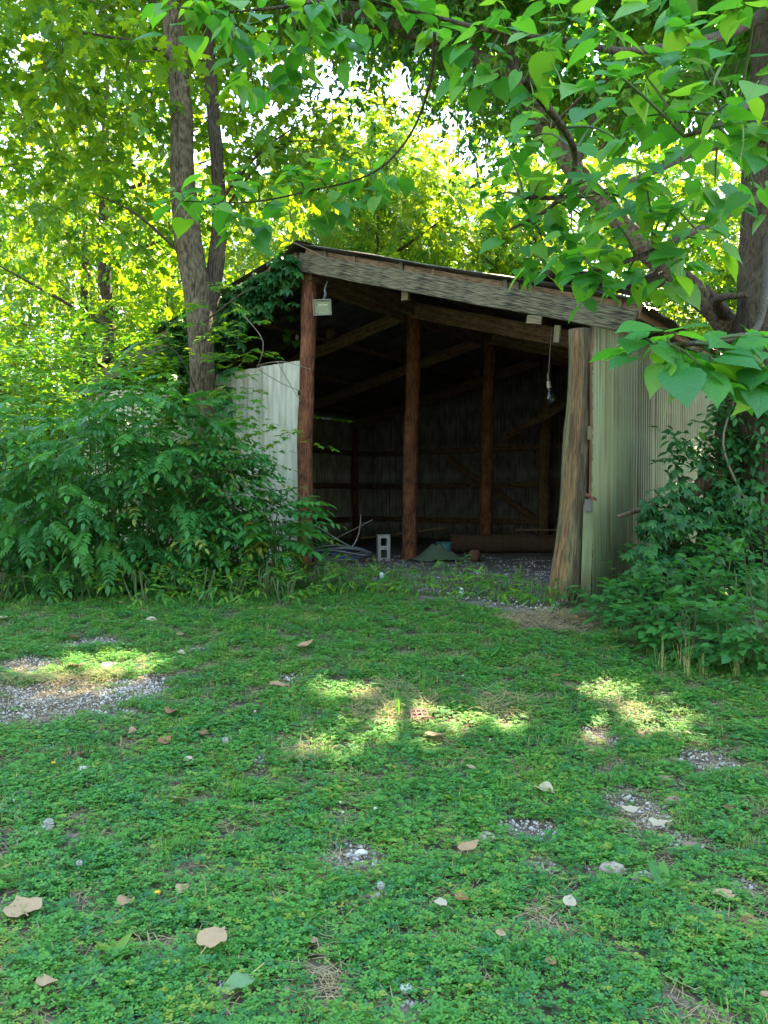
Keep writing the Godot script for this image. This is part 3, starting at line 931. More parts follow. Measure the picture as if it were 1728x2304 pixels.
	solo("rolled_carpet", tube_mesh(rp, grain_mat(61, [[0.3, Vector3(0.045, 0.028, 0.015)], [0.7, Vector3(0.105, 0.062, 0.033)]], Vector3(3, 3, 3), 0.05, 0.3, 0.98), 16, 0.1), "long brown rolled carpet lying across the shed floor", "carpet roll", Transform3D(Basis(Vector3.UP, 0.05), to_world(Vector3(-0.3, 0.03, -4.2))))
	# crumpled green tarp
	var tp := Shape.new()
	for j in 13:
		for i in 13:
			var x := i / 12.0 - 0.5
			var z := j / 12.0 - 0.5
			var y := maxf(0.012, (0.22 - 0.5 * (x * x + z * z) + 0.22 * absf(nz.get_noise_2d(x * 120.0, z * 120.0))) * clampf(1.0 - 1.6 * maxf(absf(x), absf(z)), 0.0, 1.0))
			tp.vert(Vector3(x * 0.8 + 0.05 * nz.get_noise_2d(z * 90.0, x * 40.0), y, z * 0.6))
	for j in 12:
		for i in 12:
			tp.quad(j * 13 + i, j * 13 + i + 13, j * 13 + i + 14, j * 13 + i + 1)
	solo("tarp", tp.onto(ArrayMesh.new(), plain(lin(0.10, 0.15, 0.09), 0.6)), "crumpled dull green tarp on the floor beside the dark post", "tarp", Transform3D(Basis(Vector3.UP, 0.4), to_world(Vector3(0.42, 0.03, -2.6))))
	# coiled hose
	var coil := thing("garden_hose", "grey hose lying in a loose flat coil on the shed floor", "hose", to_world(Vector3(-0.75, 0.03, -1.55)), 0.0)
	for i in 6:
		var ring := []
		for k in 25:
			var a := TAU * k / 24.0 + i
			ring.append([Vector3((0.42 + 0.02 * i) * cos(a), 0.04 + 0.028 * i + 0.05 * sin(a * 2.0 + i), (0.32 + 0.015 * i) * sin(a)), 0.013])
		part("loop", tube_mesh(ring, plain(lin(0.22, 0.23, 0.25), 0.4) if i % 3 else plain(lin(0.05, 0.09, 0.22), 0.4), 7), coil)
	# bent chair frame, pipes, planks, bucket
	solo("bent_pipe", tube_mesh(smooth_path([[Vector3(-0.75, 0.62, 0), 0.013], [Vector3(-0.1, 0.22, 0.05), 0.013], [Vector3(0.02, 0.2, 0.05), 0.013], [Vector3(0.12, 0.4, 0.02), 0.013], [Vector3(0.16, 0.7, 0), 0.013]]), plain(lin(0.25, 0.26, 0.27), 0.35, 0.6), 8), "bent grey metal pipe leaning over the coiled hose", "pipe", Transform3D(Basis(Vector3.UP, 0.2), to_world(Vector3(-0.85, 0.06, -2.0))))
	solo("straight_pipe", tube_mesh([[Vector3(-0.6, 0.05, 0.1), 0.012], [Vector3(0.5, 0.62, -0.2), 0.012]], plain(lin(0.2, 0.2, 0.2), 0.4, 0.6), 8), "straight dark metal pipe propped among the scrap", "pipe", Transform3D(Basis(Vector3.UP, -0.2), to_world(Vector3(-1.3, 0.04, -2.3))))
	solo("dark_pipe", tube_mesh([[Vector3(0, 0, 0), 0.011], [Vector3(-0.25, 0.85, 0.1), 0.011]], M.rust, 8), "rusty metal rod standing up beside the round red post", "rod", Transform3D(Basis(), to_world(Vector3(-0.55, 0.03, -0.8))))
	var bu := thing("bucket", "small teal plastic bucket behind the dark post", "bucket", to_world(Vector3(0.25, 0.02, -3.1)))
	part("pail", tube_mesh([[Vector3.ZERO, 0.11], [Vector3(0, 0.24, 0), 0.135], [Vector3(0, 0.27, 0), 0.14]], plain(lin(0.08, 0.22, 0.22), 0.5), 16), bu)
	part("rim", tube_mesh([[Vector3(0, 0.262, 0), 0.147], [Vector3(0, 0.278, 0), 0.147]], plain(lin(0.09, 0.25, 0.25), 0.5), 16), bu)
	for q in [[Vector3(-0.2, 0.2, -5.2), Vector3(2.2, 0.38, -5.6), "pale plank lying on scrap behind the brown carpet roll"], [Vector3(0.3, 0.42, -5.6), Vector3(2.4, 0.46, -5.9), "long grey plank resting on the pile behind the carpet roll"], [Vector3(-2.2, 0.25, -4.0), Vector3(-0.4, 0.5, -4.4), "dark plank sloping over scrap near the shed's back"]]:
		var a := to_world(q[0])
		var bb := to_world(q[1])
		solo("plank", board_mesh(0.14, 0.035, a.distance_to(bb), M.rafter_wood), q[2], "plank", Transform3D(frame_of(bb - a), a))
	solo("plywood_sheet", board_mesh(1.25, 0.02, 2.1, grain_mat(62, [[0.3, Vector3(0.10, 0.06, 0.03)], [0.7, Vector3(0.16, 0.10, 0.055)]], Vector3(2, 0.4, 2), 0.02, 0.0, 0.9), 0.002, 4), "brown plywood sheet leaning upright at the back of the shed", "plywood", Transform3D(Basis(Vector3.UP, t) * Basis(Vector3.RIGHT, -0.08), to_world(Vector3(1.55, 0.03, -6.3))))
	solo("timber", board_mesh(0.13, 0.05, 2.12, M.pale_wood), "pale upright timber standing at the plywood's edge", "timber", Transform3D(Basis(Vector3.UP, t) * Basis(Vector3.RIGHT, -0.06), to_world(Vector3(2.16, 0.03, -6.1))))
	solo("clay_pot", tube_mesh([[Vector3.ZERO, 0.08], [Vector3(0, 0.12, 0), 0.11], [Vector3(0, 0.17, 0), 0.06]], plain(lin(0.13, 0.06, 0.04), 0.9), 12, 0.2), "small reddish clay pot on the gravel before the carpet roll", "pot", Transform3D(Basis(), to_world(Vector3(0.95, 0.03, -2.9))))
	for i in 5:
		var st := [[-0.42, -1.78, 0.12], [-0.3, -1.72, 0.09], [-0.16, -1.72, 0.10], [-0.05, -1.8, 0.07], [0.02, -1.95, 0.08]][i] as Array
		solo("rock", lump_mesh(Vector3(st[2], st[2] * 0.8, st[2]), plain(lin(0.16, 0.12, 0.10), 0.95), i, 0.5), "fist-sized dark rock at the foot of the concrete block", "rock", Transform3D(Basis(), to_world(Vector3(st[0], 0.05, st[1]))), "rocks at the foot of the concrete block")

# ================= trees =================
func wood(parent: Node3D, called: String, path: Array, m: Material, sides := 14, rough := 0.16, wave := 2.0) -> MeshInstance3D:
	return part(called, tube_mesh(smooth_path(path, 6), m, sides, rough, wave), parent)

func boughs(sprigs: Array, count: int, spread: float) -> Array:
	var out := []
	for k in 5:
		out.append(clump_mesh(sprigs, count, spread))
	return out

func make_maple() -> void:
	var base := Vector3(-2.34, 0.50, -10.20)
	var t := thing("maple_tree", "twin-trunked maple with grey bark growing before the cream wall", "tree", Vector3.ZERO)
	wood(t, "trunk", [[base + Vector3(0, -0.15, 0), 0.238], [Vector3(-2.35, 1.68, -10.20), 0.176], [Vector3(-2.38, 2.60, -10.20), 0.163], [Vector3(-2.40, 3.45, -10.20), 0.163], [Vector3(-2.45, 4.19, -10.20), 0.176], [Vector3(-2.57, 4.92, -10.20), 0.167], [Vector3(-2.64, 5.65, -10.20), 0.154], [Vector3(-2.65, 6.57, -10.20), 0.145], [Vector3(-2.73, 7.49, -10.20), 0.136], [Vector3(-2.82, 8.71, -10.20), 0.123], [Vector3(-2.80, 10.72, -10.40), 0.079], [Vector3(-2.98, 12.80, -10.60), 0.035]], M.bark, 20)
	wood(t, "trunk", [[Vector3(-2.40, 3.72, -10.30), 0.106], [Vector3(-2.28, 4.35, -10.35), 0.110], [Vector3(-2.22, 5.13, -10.45), 0.101], [Vector3(-2.24, 5.90, -10.50), 0.088], [Vector3(-2.33, 6.90, -10.60), 0.084], [Vector3(-2.41, 7.84, -10.70), 0.079], [Vector3(-2.42, 9.45, -10.80), 0.062], [Vector3(-2.37, 11.58, -11.00), 0.026]], M.dark_bark, 14)
	for q in [[Vector3(-2.71, 7.12, -10.20), Vector3(-2.96, 7.25, -9.90), Vector3(-3.78, 7.10, -9.30), 0.035], [Vector3(-2.26, 5.46, -10.50), Vector3(-1.68, 6.11, -10.40), Vector3(-1.18, 6.48, -10.40), 0.025], [Vector3(-2.26, 5.27, -10.50), Vector3(-1.56, 6.40, -10.90), Vector3(-0.98, 6.57, -11.00), 0.02], [Vector3(-2.76, 7.73, -10.20), Vector3(-3.33, 8.05, -9.60), Vector3(-4.15, 8.13, -9.00), 0.05], [Vector3(-2.62, 4.68, -10.20), Vector3(-3.23, 5.23, -10.20), Vector3(-3.77, 5.45, -10.00), 0.022], [Vector3(-2.39, 8.04, -10.70), Vector3(-1.43, 8.85, -10.40), Vector3(-0.18, 9.28, -10.00), 0.05], [Vector3(-2.33, 3.78, -10.00), Vector3(-1.82, 4.08, -9.80), Vector3(-1.55, 4.14, -9.60), 0.014], [Vector3(-2.39, 2.82, -10.00), Vector3(-2.61, 3.34, -9.90), Vector3(-2.90, 3.52, -9.90), 0.014], [Vector3(-2.79, 8.40, -10.20), Vector3(-3.55, 10.42, -11.20), Vector3(-4.52, 12.28, -12.00), 0.06], [Vector3(-2.79, 8.59, -10.20), Vector3(-1.78, 8.94, -9.00), Vector3(-1.29, 8.69, -8.00), 0.06]]:
		wood(t, "branch", [[q[0], q[3]], [q[1], q[3] * 0.75], [q[2], q[3] * 0.3]], M.dark_bark, 7, 0.1)
	var leaves := []
	for m in M.maple:
		for k in 2:
			leaves.append(leaf_mesh("lobed", m, 0.105))
	var list := []
	# low sprays by the trunk and the boughs above
	for q in [[Vector3(-1.91, 3.94, -9.70), 0.35, 9], [Vector3(-1.83, 3.47, -9.70), 0.22, 8], [Vector3(-1.86, 3.18, -9.70), 0.35, 8], [Vector3(-2.70, 4.08, -9.80), 0.35, 6], [Vector3(-2.81, 3.20, -9.80), 0.3, 9], [Vector3(-1.72, 2.71, -9.60), 0.2, 5], [Vector3(-1.71, 3.13, -9.70), 0.12, 3], [Vector3(-1.19, 2.32, -9.50), 0.12, 4], [Vector3(-1.70, 2.35, -9.50), 0.2, 5], [Vector3(-1.83, 2.86, -9.70), 0.18, 5]]:
		for k in q[2]:
			var o: Vector3 = q[0]
			spray(list, o + RV(q[1]) * Vector3(1.1, 0.8, 0.6), Vector3(R(-1, 1), R(-0.35, 0.3), R(0.1, 1)), R(0.25, 0.45), 6)
	hang_leaves(t, leaves, list, 300)
	var sp := []
	for k in 4:
		sp.append(sprig_mesh("lobed", [M.maple[k % 3], M.maple[(k + 1) % 3], M.twig], 0.65, 13, 0.115, 0.25))
	crown(t, [[Vector3(-3.88, 6.73, -9.00), Vector3(2.0, 1.0, 1.4), 17], [Vector3(-4.20, 6.80, -10.80), Vector3(1.4, 1.0, 1.0), 9], [Vector3(-1.74, 6.35, -10.80), Vector3(1.1, 0.7, 0.9), 9], [Vector3(-3.74, 9.58, -12.50), Vector3(2.0, 0.9, 1.2), 14], [Vector3(-1.81, 7.94, -11.20), Vector3(1.4, 1.0, 1.2), 11], [Vector3(-4.39, 5.57, -10.80), Vector3(1.6, 0.8, 1.0), 11], [Vector3(-2.77, 5.39, -11.60), Vector3(0.9, 0.8, 0.5), 6], [Vector3(-3.2, 10.6, -11.2), Vector3(4.2, 2.0, 3.4), 150], [Vector3(0.4, 10.8, -12.0), Vector3(3.2, 1.6, 3.0), 150]], boughs(sp, 10, 0.7), sp)

func make_catalpa() -> void:
	var t := thing("catalpa_tree", "big-leaved tree with furrowed dark trunk, its boughs reaching over the shed", "tree", Vector3.ZERO)
	wood(t, "trunk", [[Vector3(4.35, 0.3, -8.6), 0.5], [Vector3(4.3, 1.2, -8.55), 0.40], [Vector3(4.27, 2.6, -8.5), 0.37], [Vector3(4.27, 4.0, -8.5), 0.36], [Vector3(4.3, 5.5, -8.5), 0.34], [Vector3(4.4, 7.5, -8.4), 0.30], [Vector3(4.4, 9.5, -8.0), 0.2], [Vector3(4.1, 11.5, -7.6), 0.08]], M.dark_bark, 24, 0.2, 3.0)
	var limbs := [
		[[Vector3(4.03, 5.38, -8.30), 0.06], [Vector3(2.93, 4.73, -7.20), 0.038], [Vector3(1.77, 3.99, -6.30), 0.022], [Vector3(1.10, 3.87, -6.10), 0.016]],
		[[Vector3(4.03, 6.61, -8.20), 0.08], [Vector3(2.72, 5.29, -6.40), 0.04], [Vector3(1.75, 4.72, -5.60), 0.024], [Vector3(1.30, 4.67, -5.40), 0.02], [Vector3(0.82, 4.79, -5.50), 0.018], [Vector3(0.38, 5.02, -5.70), 0.015], [Vector3(-0.23, 5.09, -5.60), 0.014], [Vector3(-0.74, 4.90, -5.40), 0.011], [Vector3(-1.19, 4.86, -5.40), 0.006]],
		[[Vector3(4.05, 4.25, -8.20), 0.05], [Vector3(2.72, 2.81, -5.60), 0.024], [Vector3(1.92, 2.41, -4.40), 0.02], [Vector3(1.47, 2.30, -4.00), 0.009]],
		[[Vector3(0.37, 4.91, -5.70), 0.014], [Vector3(0.36, 4.73, -6.00), 0.012], [Vector3(0.21, 4.49, -6.40), 0.010], [Vector3(-0.11, 4.22, -6.50), 0.009], [Vector3(-0.66, 4.07, -6.50), 0.008], [Vector3(-1.09, 3.91, -6.30), 0.006], [Vector3(-1.57, 3.84, -6.10), 0.004]],
		[[Vector3(3.98, 4.69, -8.20), 0.05], [Vector3(2.33, 3.51, -5.80), 0.026], [Vector3(1.75, 3.18, -5.40), 0.016], [Vector3(1.40, 3.03, -5.20), 0.012]],
		[[Vector3(4.03, 5.92, -8.20), 0.05], [Vector3(2.65, 4.38, -5.60), 0.026], [Vector3(2.01, 3.73, -4.60), 0.016], [Vector3(1.73, 3.60, -4.50), 0.012]],
		[[Vector3(0.94, 4.30, -5.20), 0.03], [Vector3(1.47, 4.19, -6.00), 0.025], [Vector3(1.33, 3.80, -6.00), 0.018], [Vector3(1.00, 3.65, -6.20), 0.01]],
		[[Vector3(4.4, 8.0, -8.3), 0.16], [Vector3(3.2, 9.2, -7.0), 0.10], [Vector3(1.6, 10.0, -6.0), 0.04]],
		[[Vector3(4.4, 8.6, -8.2), 0.14], [Vector3(3.4, 10.2, -9.4), 0.08], [Vector3(2.2, 11.2, -10.4), 0.03]]]
	for l in limbs:
		wood(t, "branch", l, M.dark_bark, 9, 0.12)
	var pts := []
	for l in limbs.slice(0, 7):
		for q in smooth_path(l, 6):
			pts.append(q)
	var leaves := []
	for m in M.catalpa:
		for k in 3:
			leaves.append(leaf_mesh("heart", m, R(0.155, 0.2)))
	var list := []
	var hubs := [Vector3(1.46, 2.34, -4.00), Vector3(1.51, 2.25, -3.95), Vector3(1.73, 2.27, -4.00), Vector3(1.94, 2.19, -4.10), Vector3(1.97, 2.34, -4.00), Vector3(1.91, 2.39, -4.20), Vector3(1.38, 2.31, -4.05), Vector3(1.59, 2.18, -3.90), Vector3(1.94, 2.19, -4.00), Vector3(1.43, 3.07, -5.20), Vector3(1.30, 3.20, -5.30), Vector3(1.33, 3.69, -6.00), Vector3(1.04, 3.69, -6.20), Vector3(1.46, 3.72, -5.80), Vector3(1.62, 3.41, -5.40), Vector3(1.22, 3.98, -6.00), Vector3(1.00, 4.23, -6.20), Vector3(1.75, 3.62, -5.20), Vector3(1.95, 3.42, -5.00), Vector3(1.71, 4.00, -5.50), Vector3(1.44, 4.19, -6.00), Vector3(2.04, 3.45, -4.80), Vector3(2.01, 3.53, -4.30), Vector3(1.86, 3.64, -4.20), Vector3(1.78, 3.67, -4.50), Vector3(1.18, 3.85, -4.20), Vector3(1.05, 4.49, -5.00), Vector3(0.69, 4.53, -5.50), Vector3(0.57, 4.70, -5.60), Vector3(1.00, 4.27, -5.20), Vector3(1.51, 3.94, -4.50), Vector3(1.78, 4.11, -4.50), Vector3(2.00, 3.98, -4.40), Vector3(2.13, 4.28, -4.50), Vector3(1.78, 4.47, -4.80), Vector3(1.41, 4.60, -5.00), Vector3(1.15, 4.83, -5.20), Vector3(0.82, 4.89, -5.50), Vector3(0.42, 5.08, -5.80), Vector3(1.93, 3.18, -5.20), Vector3(1.15, 3.44, -6.00), Vector3(1.64, 3.91, -4.90), Vector3(1.96, 3.73, -5.10), Vector3(1.84, 3.37, -5.20), Vector3(2.20, 3.32, -4.60), Vector3(1.54, 3.86, -5.70), Vector3(1.23, 3.91, -6.40), Vector3(1.49, 3.65, -6.20), Vector3(1.69, 3.51, -6.00), Vector3(1.98, 3.73, -6.00), Vector3(1.86, 3.95, -6.20), Vector3(1.30, 3.43, -6.20), Vector3(1.50, 3.13, -5.80), Vector3(1.81, 3.17, -5.80), Vector3(1.98, 3.14, -5.60), Vector3(0.91, 4.07, -6.60), Vector3(2.12, 3.72, -5.80), Vector3(2.25, 3.38, -5.60), Vector3(1.19, 4.58, -6.60), Vector3(1.42, 4.60, -6.40), Vector3(1.75, 4.58, -6.20),
			Vector3(-0.43, 4.93, -5.50), Vector3(-0.69, 4.99, -5.50), Vector3(-0.93, 4.63, -5.20), Vector3(-0.62, 4.76, -5.50), Vector3(-1.25, 4.91, -5.50), Vector3(-1.02, 4.53, -5.50), Vector3(-1.11, 4.88, -5.30), Vector3(-0.10, 5.07, -5.60), Vector3(-0.30, 4.85, -5.60), Vector3(0.10, 5.10, -5.70), Vector3(-1.42, 4.90, -5.40), Vector3(-0.74, 4.69, -5.60),
			Vector3(-0.74, 4.05, -6.50), Vector3(-0.43, 4.03, -6.50), Vector3(-0.11, 4.17, -6.50), Vector3(0.12, 4.43, -6.80), Vector3(-1.02, 4.05, -6.30), Vector3(-1.18, 3.75, -6.00), Vector3(-1.61, 3.93, -6.20), Vector3(-0.79, 4.33, -6.60), Vector3(-0.31, 4.40, -6.60), Vector3(-1.04, 3.71, -6.10), Vector3(-1.33, 3.95, -6.20), Vector3(-0.54, 4.19, -6.50)]
	for h in hubs:
		var near := Vector3.ZERO
		var best := 1e9
		for q in pts:
			var dd: float = (q[0] as Vector3).distance_to(h)
			if dd < best:
				best = dd
				near = q[0]
		twig(t, near, h, 0.011, M.green_twig)
		var out: Vector3 = (h - near).normalized()
		var spread := R(0, TAU)
		for k in 11 if h.y > 2.9 else 7:
			var a := spread + k * 2.4
			var d: Vector3 = Vector3(cos(a), R(-0.85, 0.05), sin(a) * 0.8) + out * 0.3
			list.append(Transform3D(leaf_basis(d, Vector3(R(-0.4, 0.4), 1, R(0.0, 0.9))).scaled(Vector3.ONE * (R(0.5, 1.15) if h.y > 2.9 else R(0.8, 1.3))), h + RV(0.13 if h.y > 2.9 else 0.06)))
	hang_leaves(t, leaves, list, 300)
	# long thin pods
	for h in [Vector3(1.44, 2.23, -3.95), Vector3(1.05, 4.34, -5.00), Vector3(1.91, 3.61, -4.20), Vector3(1.51, 3.90, -4.50), Vector3(0.97, 4.30, -5.20)]:
		var e: Vector3 = h + Vector3(R(-0.05, 0.12), R(-0.32, -0.22), R(-0.03, 0.03))
		part("seed_pod", tube_mesh(smooth_path([[h, 0.004], [(h + e) / 2.0 + Vector3(0.02, 0, 0), 0.005], [e, 0.003]], 4), plain(lin(0.18, 0.3, 0.09), 0.5), 6), t)
	var sp := []
	for k in 4:
		sp.append(sprig_mesh("heart", [M.catalpa[k], M.catalpa[(k + 1) % 4], M.twig], 0.7, 9, 0.2, 0.25))
	crown(t, [[Vector3(4.8, 9.8, -11.4), Vector3(5.0, 2.0, 4.6), 330], [Vector3(4.8, 8.4, -8.6), Vector3(3.0, 2.4, 2.6), 100], [Vector3(7.5, 8.5, -9.5), Vector3(2.6, 2.4, 3.0), 100]], boughs(sp, 8, 0.8), sp)

func make_leaning_tree() -> void:
	var t := thing("leaning_tree", "leaning tree with a bare lower trunk arching over the shed roof", "tree", Vector3.ZERO)
	var path := [[Vector3(3.72, 0.48, -9.00), 0.195], [Vector3(3.86, 1.39, -9.00), 0.157], [Vector3(4.02, 2.47, -9.00), 0.142], [Vector3(4.10, 3.22, -9.00), 0.139], [Vector3(3.86, 3.66, -9.00), 0.134], [Vector3(3.47, 4.05, -9.05), 0.131], [Vector3(3.03, 4.53, -9.20), 0.123], [Vector3(2.56, 5.25, -9.50), 0.116], [Vector3(2.12, 6.02, -9.80), 0.112], [Vector3(1.80, 6.71, -10.00), 0.109], [Vector3(1.41, 7.18, -10.20), 0.101], [Vector3(0.75, 7.57, -10.40), 0.097], [Vector3(0.13, 7.85, -10.50), 0.090], [Vector3(-0.37, 7.98, -10.50), 0.075], [Vector3(-0.88, 8.10, -10.50), 0.060], [Vector3(-1.46, 8.74, -10.60), 0.030]]
	wood(t, "trunk", path, M.limb_bark, 16, 0.2, 3.0)
	wood(t, "branch", [[Vector3(3.99, 3.55, -9.00), 0.06], [Vector3(3.68, 3.71, -8.60), 0.05], [Vector3(3.83, 3.66, -8.20), 0.03]], M.dark_bark, 8)
	wood(t, "branch", [[Vector3(-0.28, 7.98, -10.50), 0.08], [Vector3(-0.37, 8.23, -10.50), 0.09], [Vector3(-0.19, 8.93, -10.60), 0.07], [Vector3(-0.45, 10.42, -10.80), 0.03]], M.dark_bark, 8)
	for q in [[Vector3(2.36, 5.58, -9.60), Vector3(2.65, 6.39, -9.60), Vector3(2.87, 7.24, -9.40), 0.05], [Vector3(2.06, 6.14, -9.80), Vector3(2.32, 6.24, -9.20), Vector3(2.64, 6.51, -8.80), 0.03], [Vector3(1.80, 6.71, -10.00), Vector3(1.50, 7.85, -10.00), Vector3(1.74, 8.87, -10.00), 0.07], [Vector3(0.75, 7.60, -10.40), Vector3(1.15, 8.74, -10.60), Vector3(0.97, 9.91, -10.80), 0.06], [Vector3(2.12, 6.02, -9.80), Vector3(2.59, 5.72, -9.40), Vector3(2.70, 5.97, -9.00), 0.02], [Vector3(1.41, 7.18, -10.20), Vector3(1.77, 6.51, -10.20), Vector3(1.61, 6.13, -10.30), 0.02]]:
		wood(t, "branch", [[q[0], q[3]], [q[1], q[3] * 0.7], [q[2], q[3] * 0.3]], M.dark_bark, 7, 0.1)
	var leaves := []
	for m in M.creeper:
		for k in 2:
			leaves.append(leaf_mesh("ovate", m, 0.11))
	var list := []
	for i in range(6, path.size()):
		for k in 26:
			var p: Vector3 = (path[i][0] as Vector3).lerp(path[mini(i + 1, path.size() - 1)][0], rng.randf()) + RV(0.25)
			spray(list, p, Vector3(R(-1, 1), R(-1.2, 0.2), R(-0.3, 1)), R(0.15, 0.5), 4, 0.6)
	for q in [[Vector3(1.38, 5.99, -10.00), 0.55], [Vector3(-0.18, 7.24, -10.30), 0.6], [Vector3(1.10, 6.57, -10.20), 0.5], [Vector3(-0.81, 7.10, -10.40), 0.5], [Vector3(0.31, 7.36, -10.30), 0.5], [Vector3(-0.44, 6.66, -10.50), 0.5]]:
		for k in 26:
			spray(list, (q[0] as Vector3) + RV(q[1]), Vector3(R(-1, 1), R(-1.2, 0.2), R(-0.3, 1)), R(0.15, 0.5), 4, 0.6)
	hang_leaves(t, leaves, list, 300)
	var sp := []
	for k in 3:
		sp.append(sprig_mesh("ovate", [M.maple[k], M.elder[(k + 1) % 3], M.twig], 0.6, 16, 0.10, 0.3))
	crown(t, [[Vector3(3.0, 8.6, -11.2), Vector3(3.6, 1.5, 3.2), 190], [Vector3(2.59, 6.62, -9.20), Vector3(1.2, 0.9, 0.8), 9], [Vector3(1.06, 8.23, -10.40), Vector3(1.8, 0.8, 1.0), 13], [Vector3(3.39, 5.64, -9.60), Vector3(1.0, 0.8, 0.6), 7]], boughs(sp, 10, 0.6), sp)

func in_shed(x: float, z: float, clear: float) -> bool:
	var q := Basis(Vector3.UP, -SHED_TURN) * (Vector3(x, 0, z) - SHED_AT)
	return q.x > -5.5 - clear and q.x < 4.2 + clear and q.z > -DEEP - clear and q.z < 0.4 + clear

func back_tree(x: float, z: float, h: float, r: float, tr: float, sp: Array, called: String, label: String, n := 600, low := 0.28, group := "", vine := false) -> void:
	var t := thing(called, label, "tree", Vector3.ZERO, 0.0, group)
	var clear := 0.3 if low > 0.4 else r + 1.0
	while in_shed(x, z, clear):
		z -= 0.5
	var y0 := 0.4
	var lean := Vector3(R(-0.05, 0.05), 0, R(-0.04, 0.04)) * h
	wood(t, "trunk", [[Vector3(x, y0, z), tr * 1.3], [Vector3(x, y0 + h * 0.2, z) + lean * 0.2, tr], [Vector3(x, y0 + h * 0.5, z) + lean * 0.5 + RV(0.2), tr * 0.8], [Vector3(x, y0 + h * 0.92, z) + lean, tr * 0.2]], M.dark_bark, 9)
	for k in 5:
		var a := R(0, TAU)
		var y := y0 + h * R(0.3, 0.7)
		var o := Vector3(x, y, z) + lean * (y / h)
		wood(t, "branch", [[o, tr * 0.35], [o + Vector3(cos(a), 0.5, sin(a)) * r * 0.4, tr * 0.2], [o + Vector3(cos(a), 0.5, sin(a)) * r * 0.85, tr * 0.06]], M.dark_bark, 5)
	var mid := Vector3(x, y0 + h * (low + 1.0) / 2.0, z) + lean * 0.6
	crown(t, [[mid, Vector3(r, h * (1.0 - low) / 2.0, r), n / 9]], sp)
	if vine:
		var vl := []
		for k in 260:
			var y := R(0.3, h * 0.55)
			var a := R(0, TAU)
			vl.append(Transform3D(leaf_basis(Vector3(cos(a), -0.6, sin(a)), Vector3(cos(a), 0.6, sin(a))).scaled(Vector3.ONE * R(0.7, 1.2)), Vector3(x + lean.x * y / h + cos(a) * tr * 1.05, y0 + y, z + lean.z * y / h + sin(a) * tr * 1.05)))
		many("creeper", leaf_mesh("ovate", M.creeper[1], 0.12), vl, t)

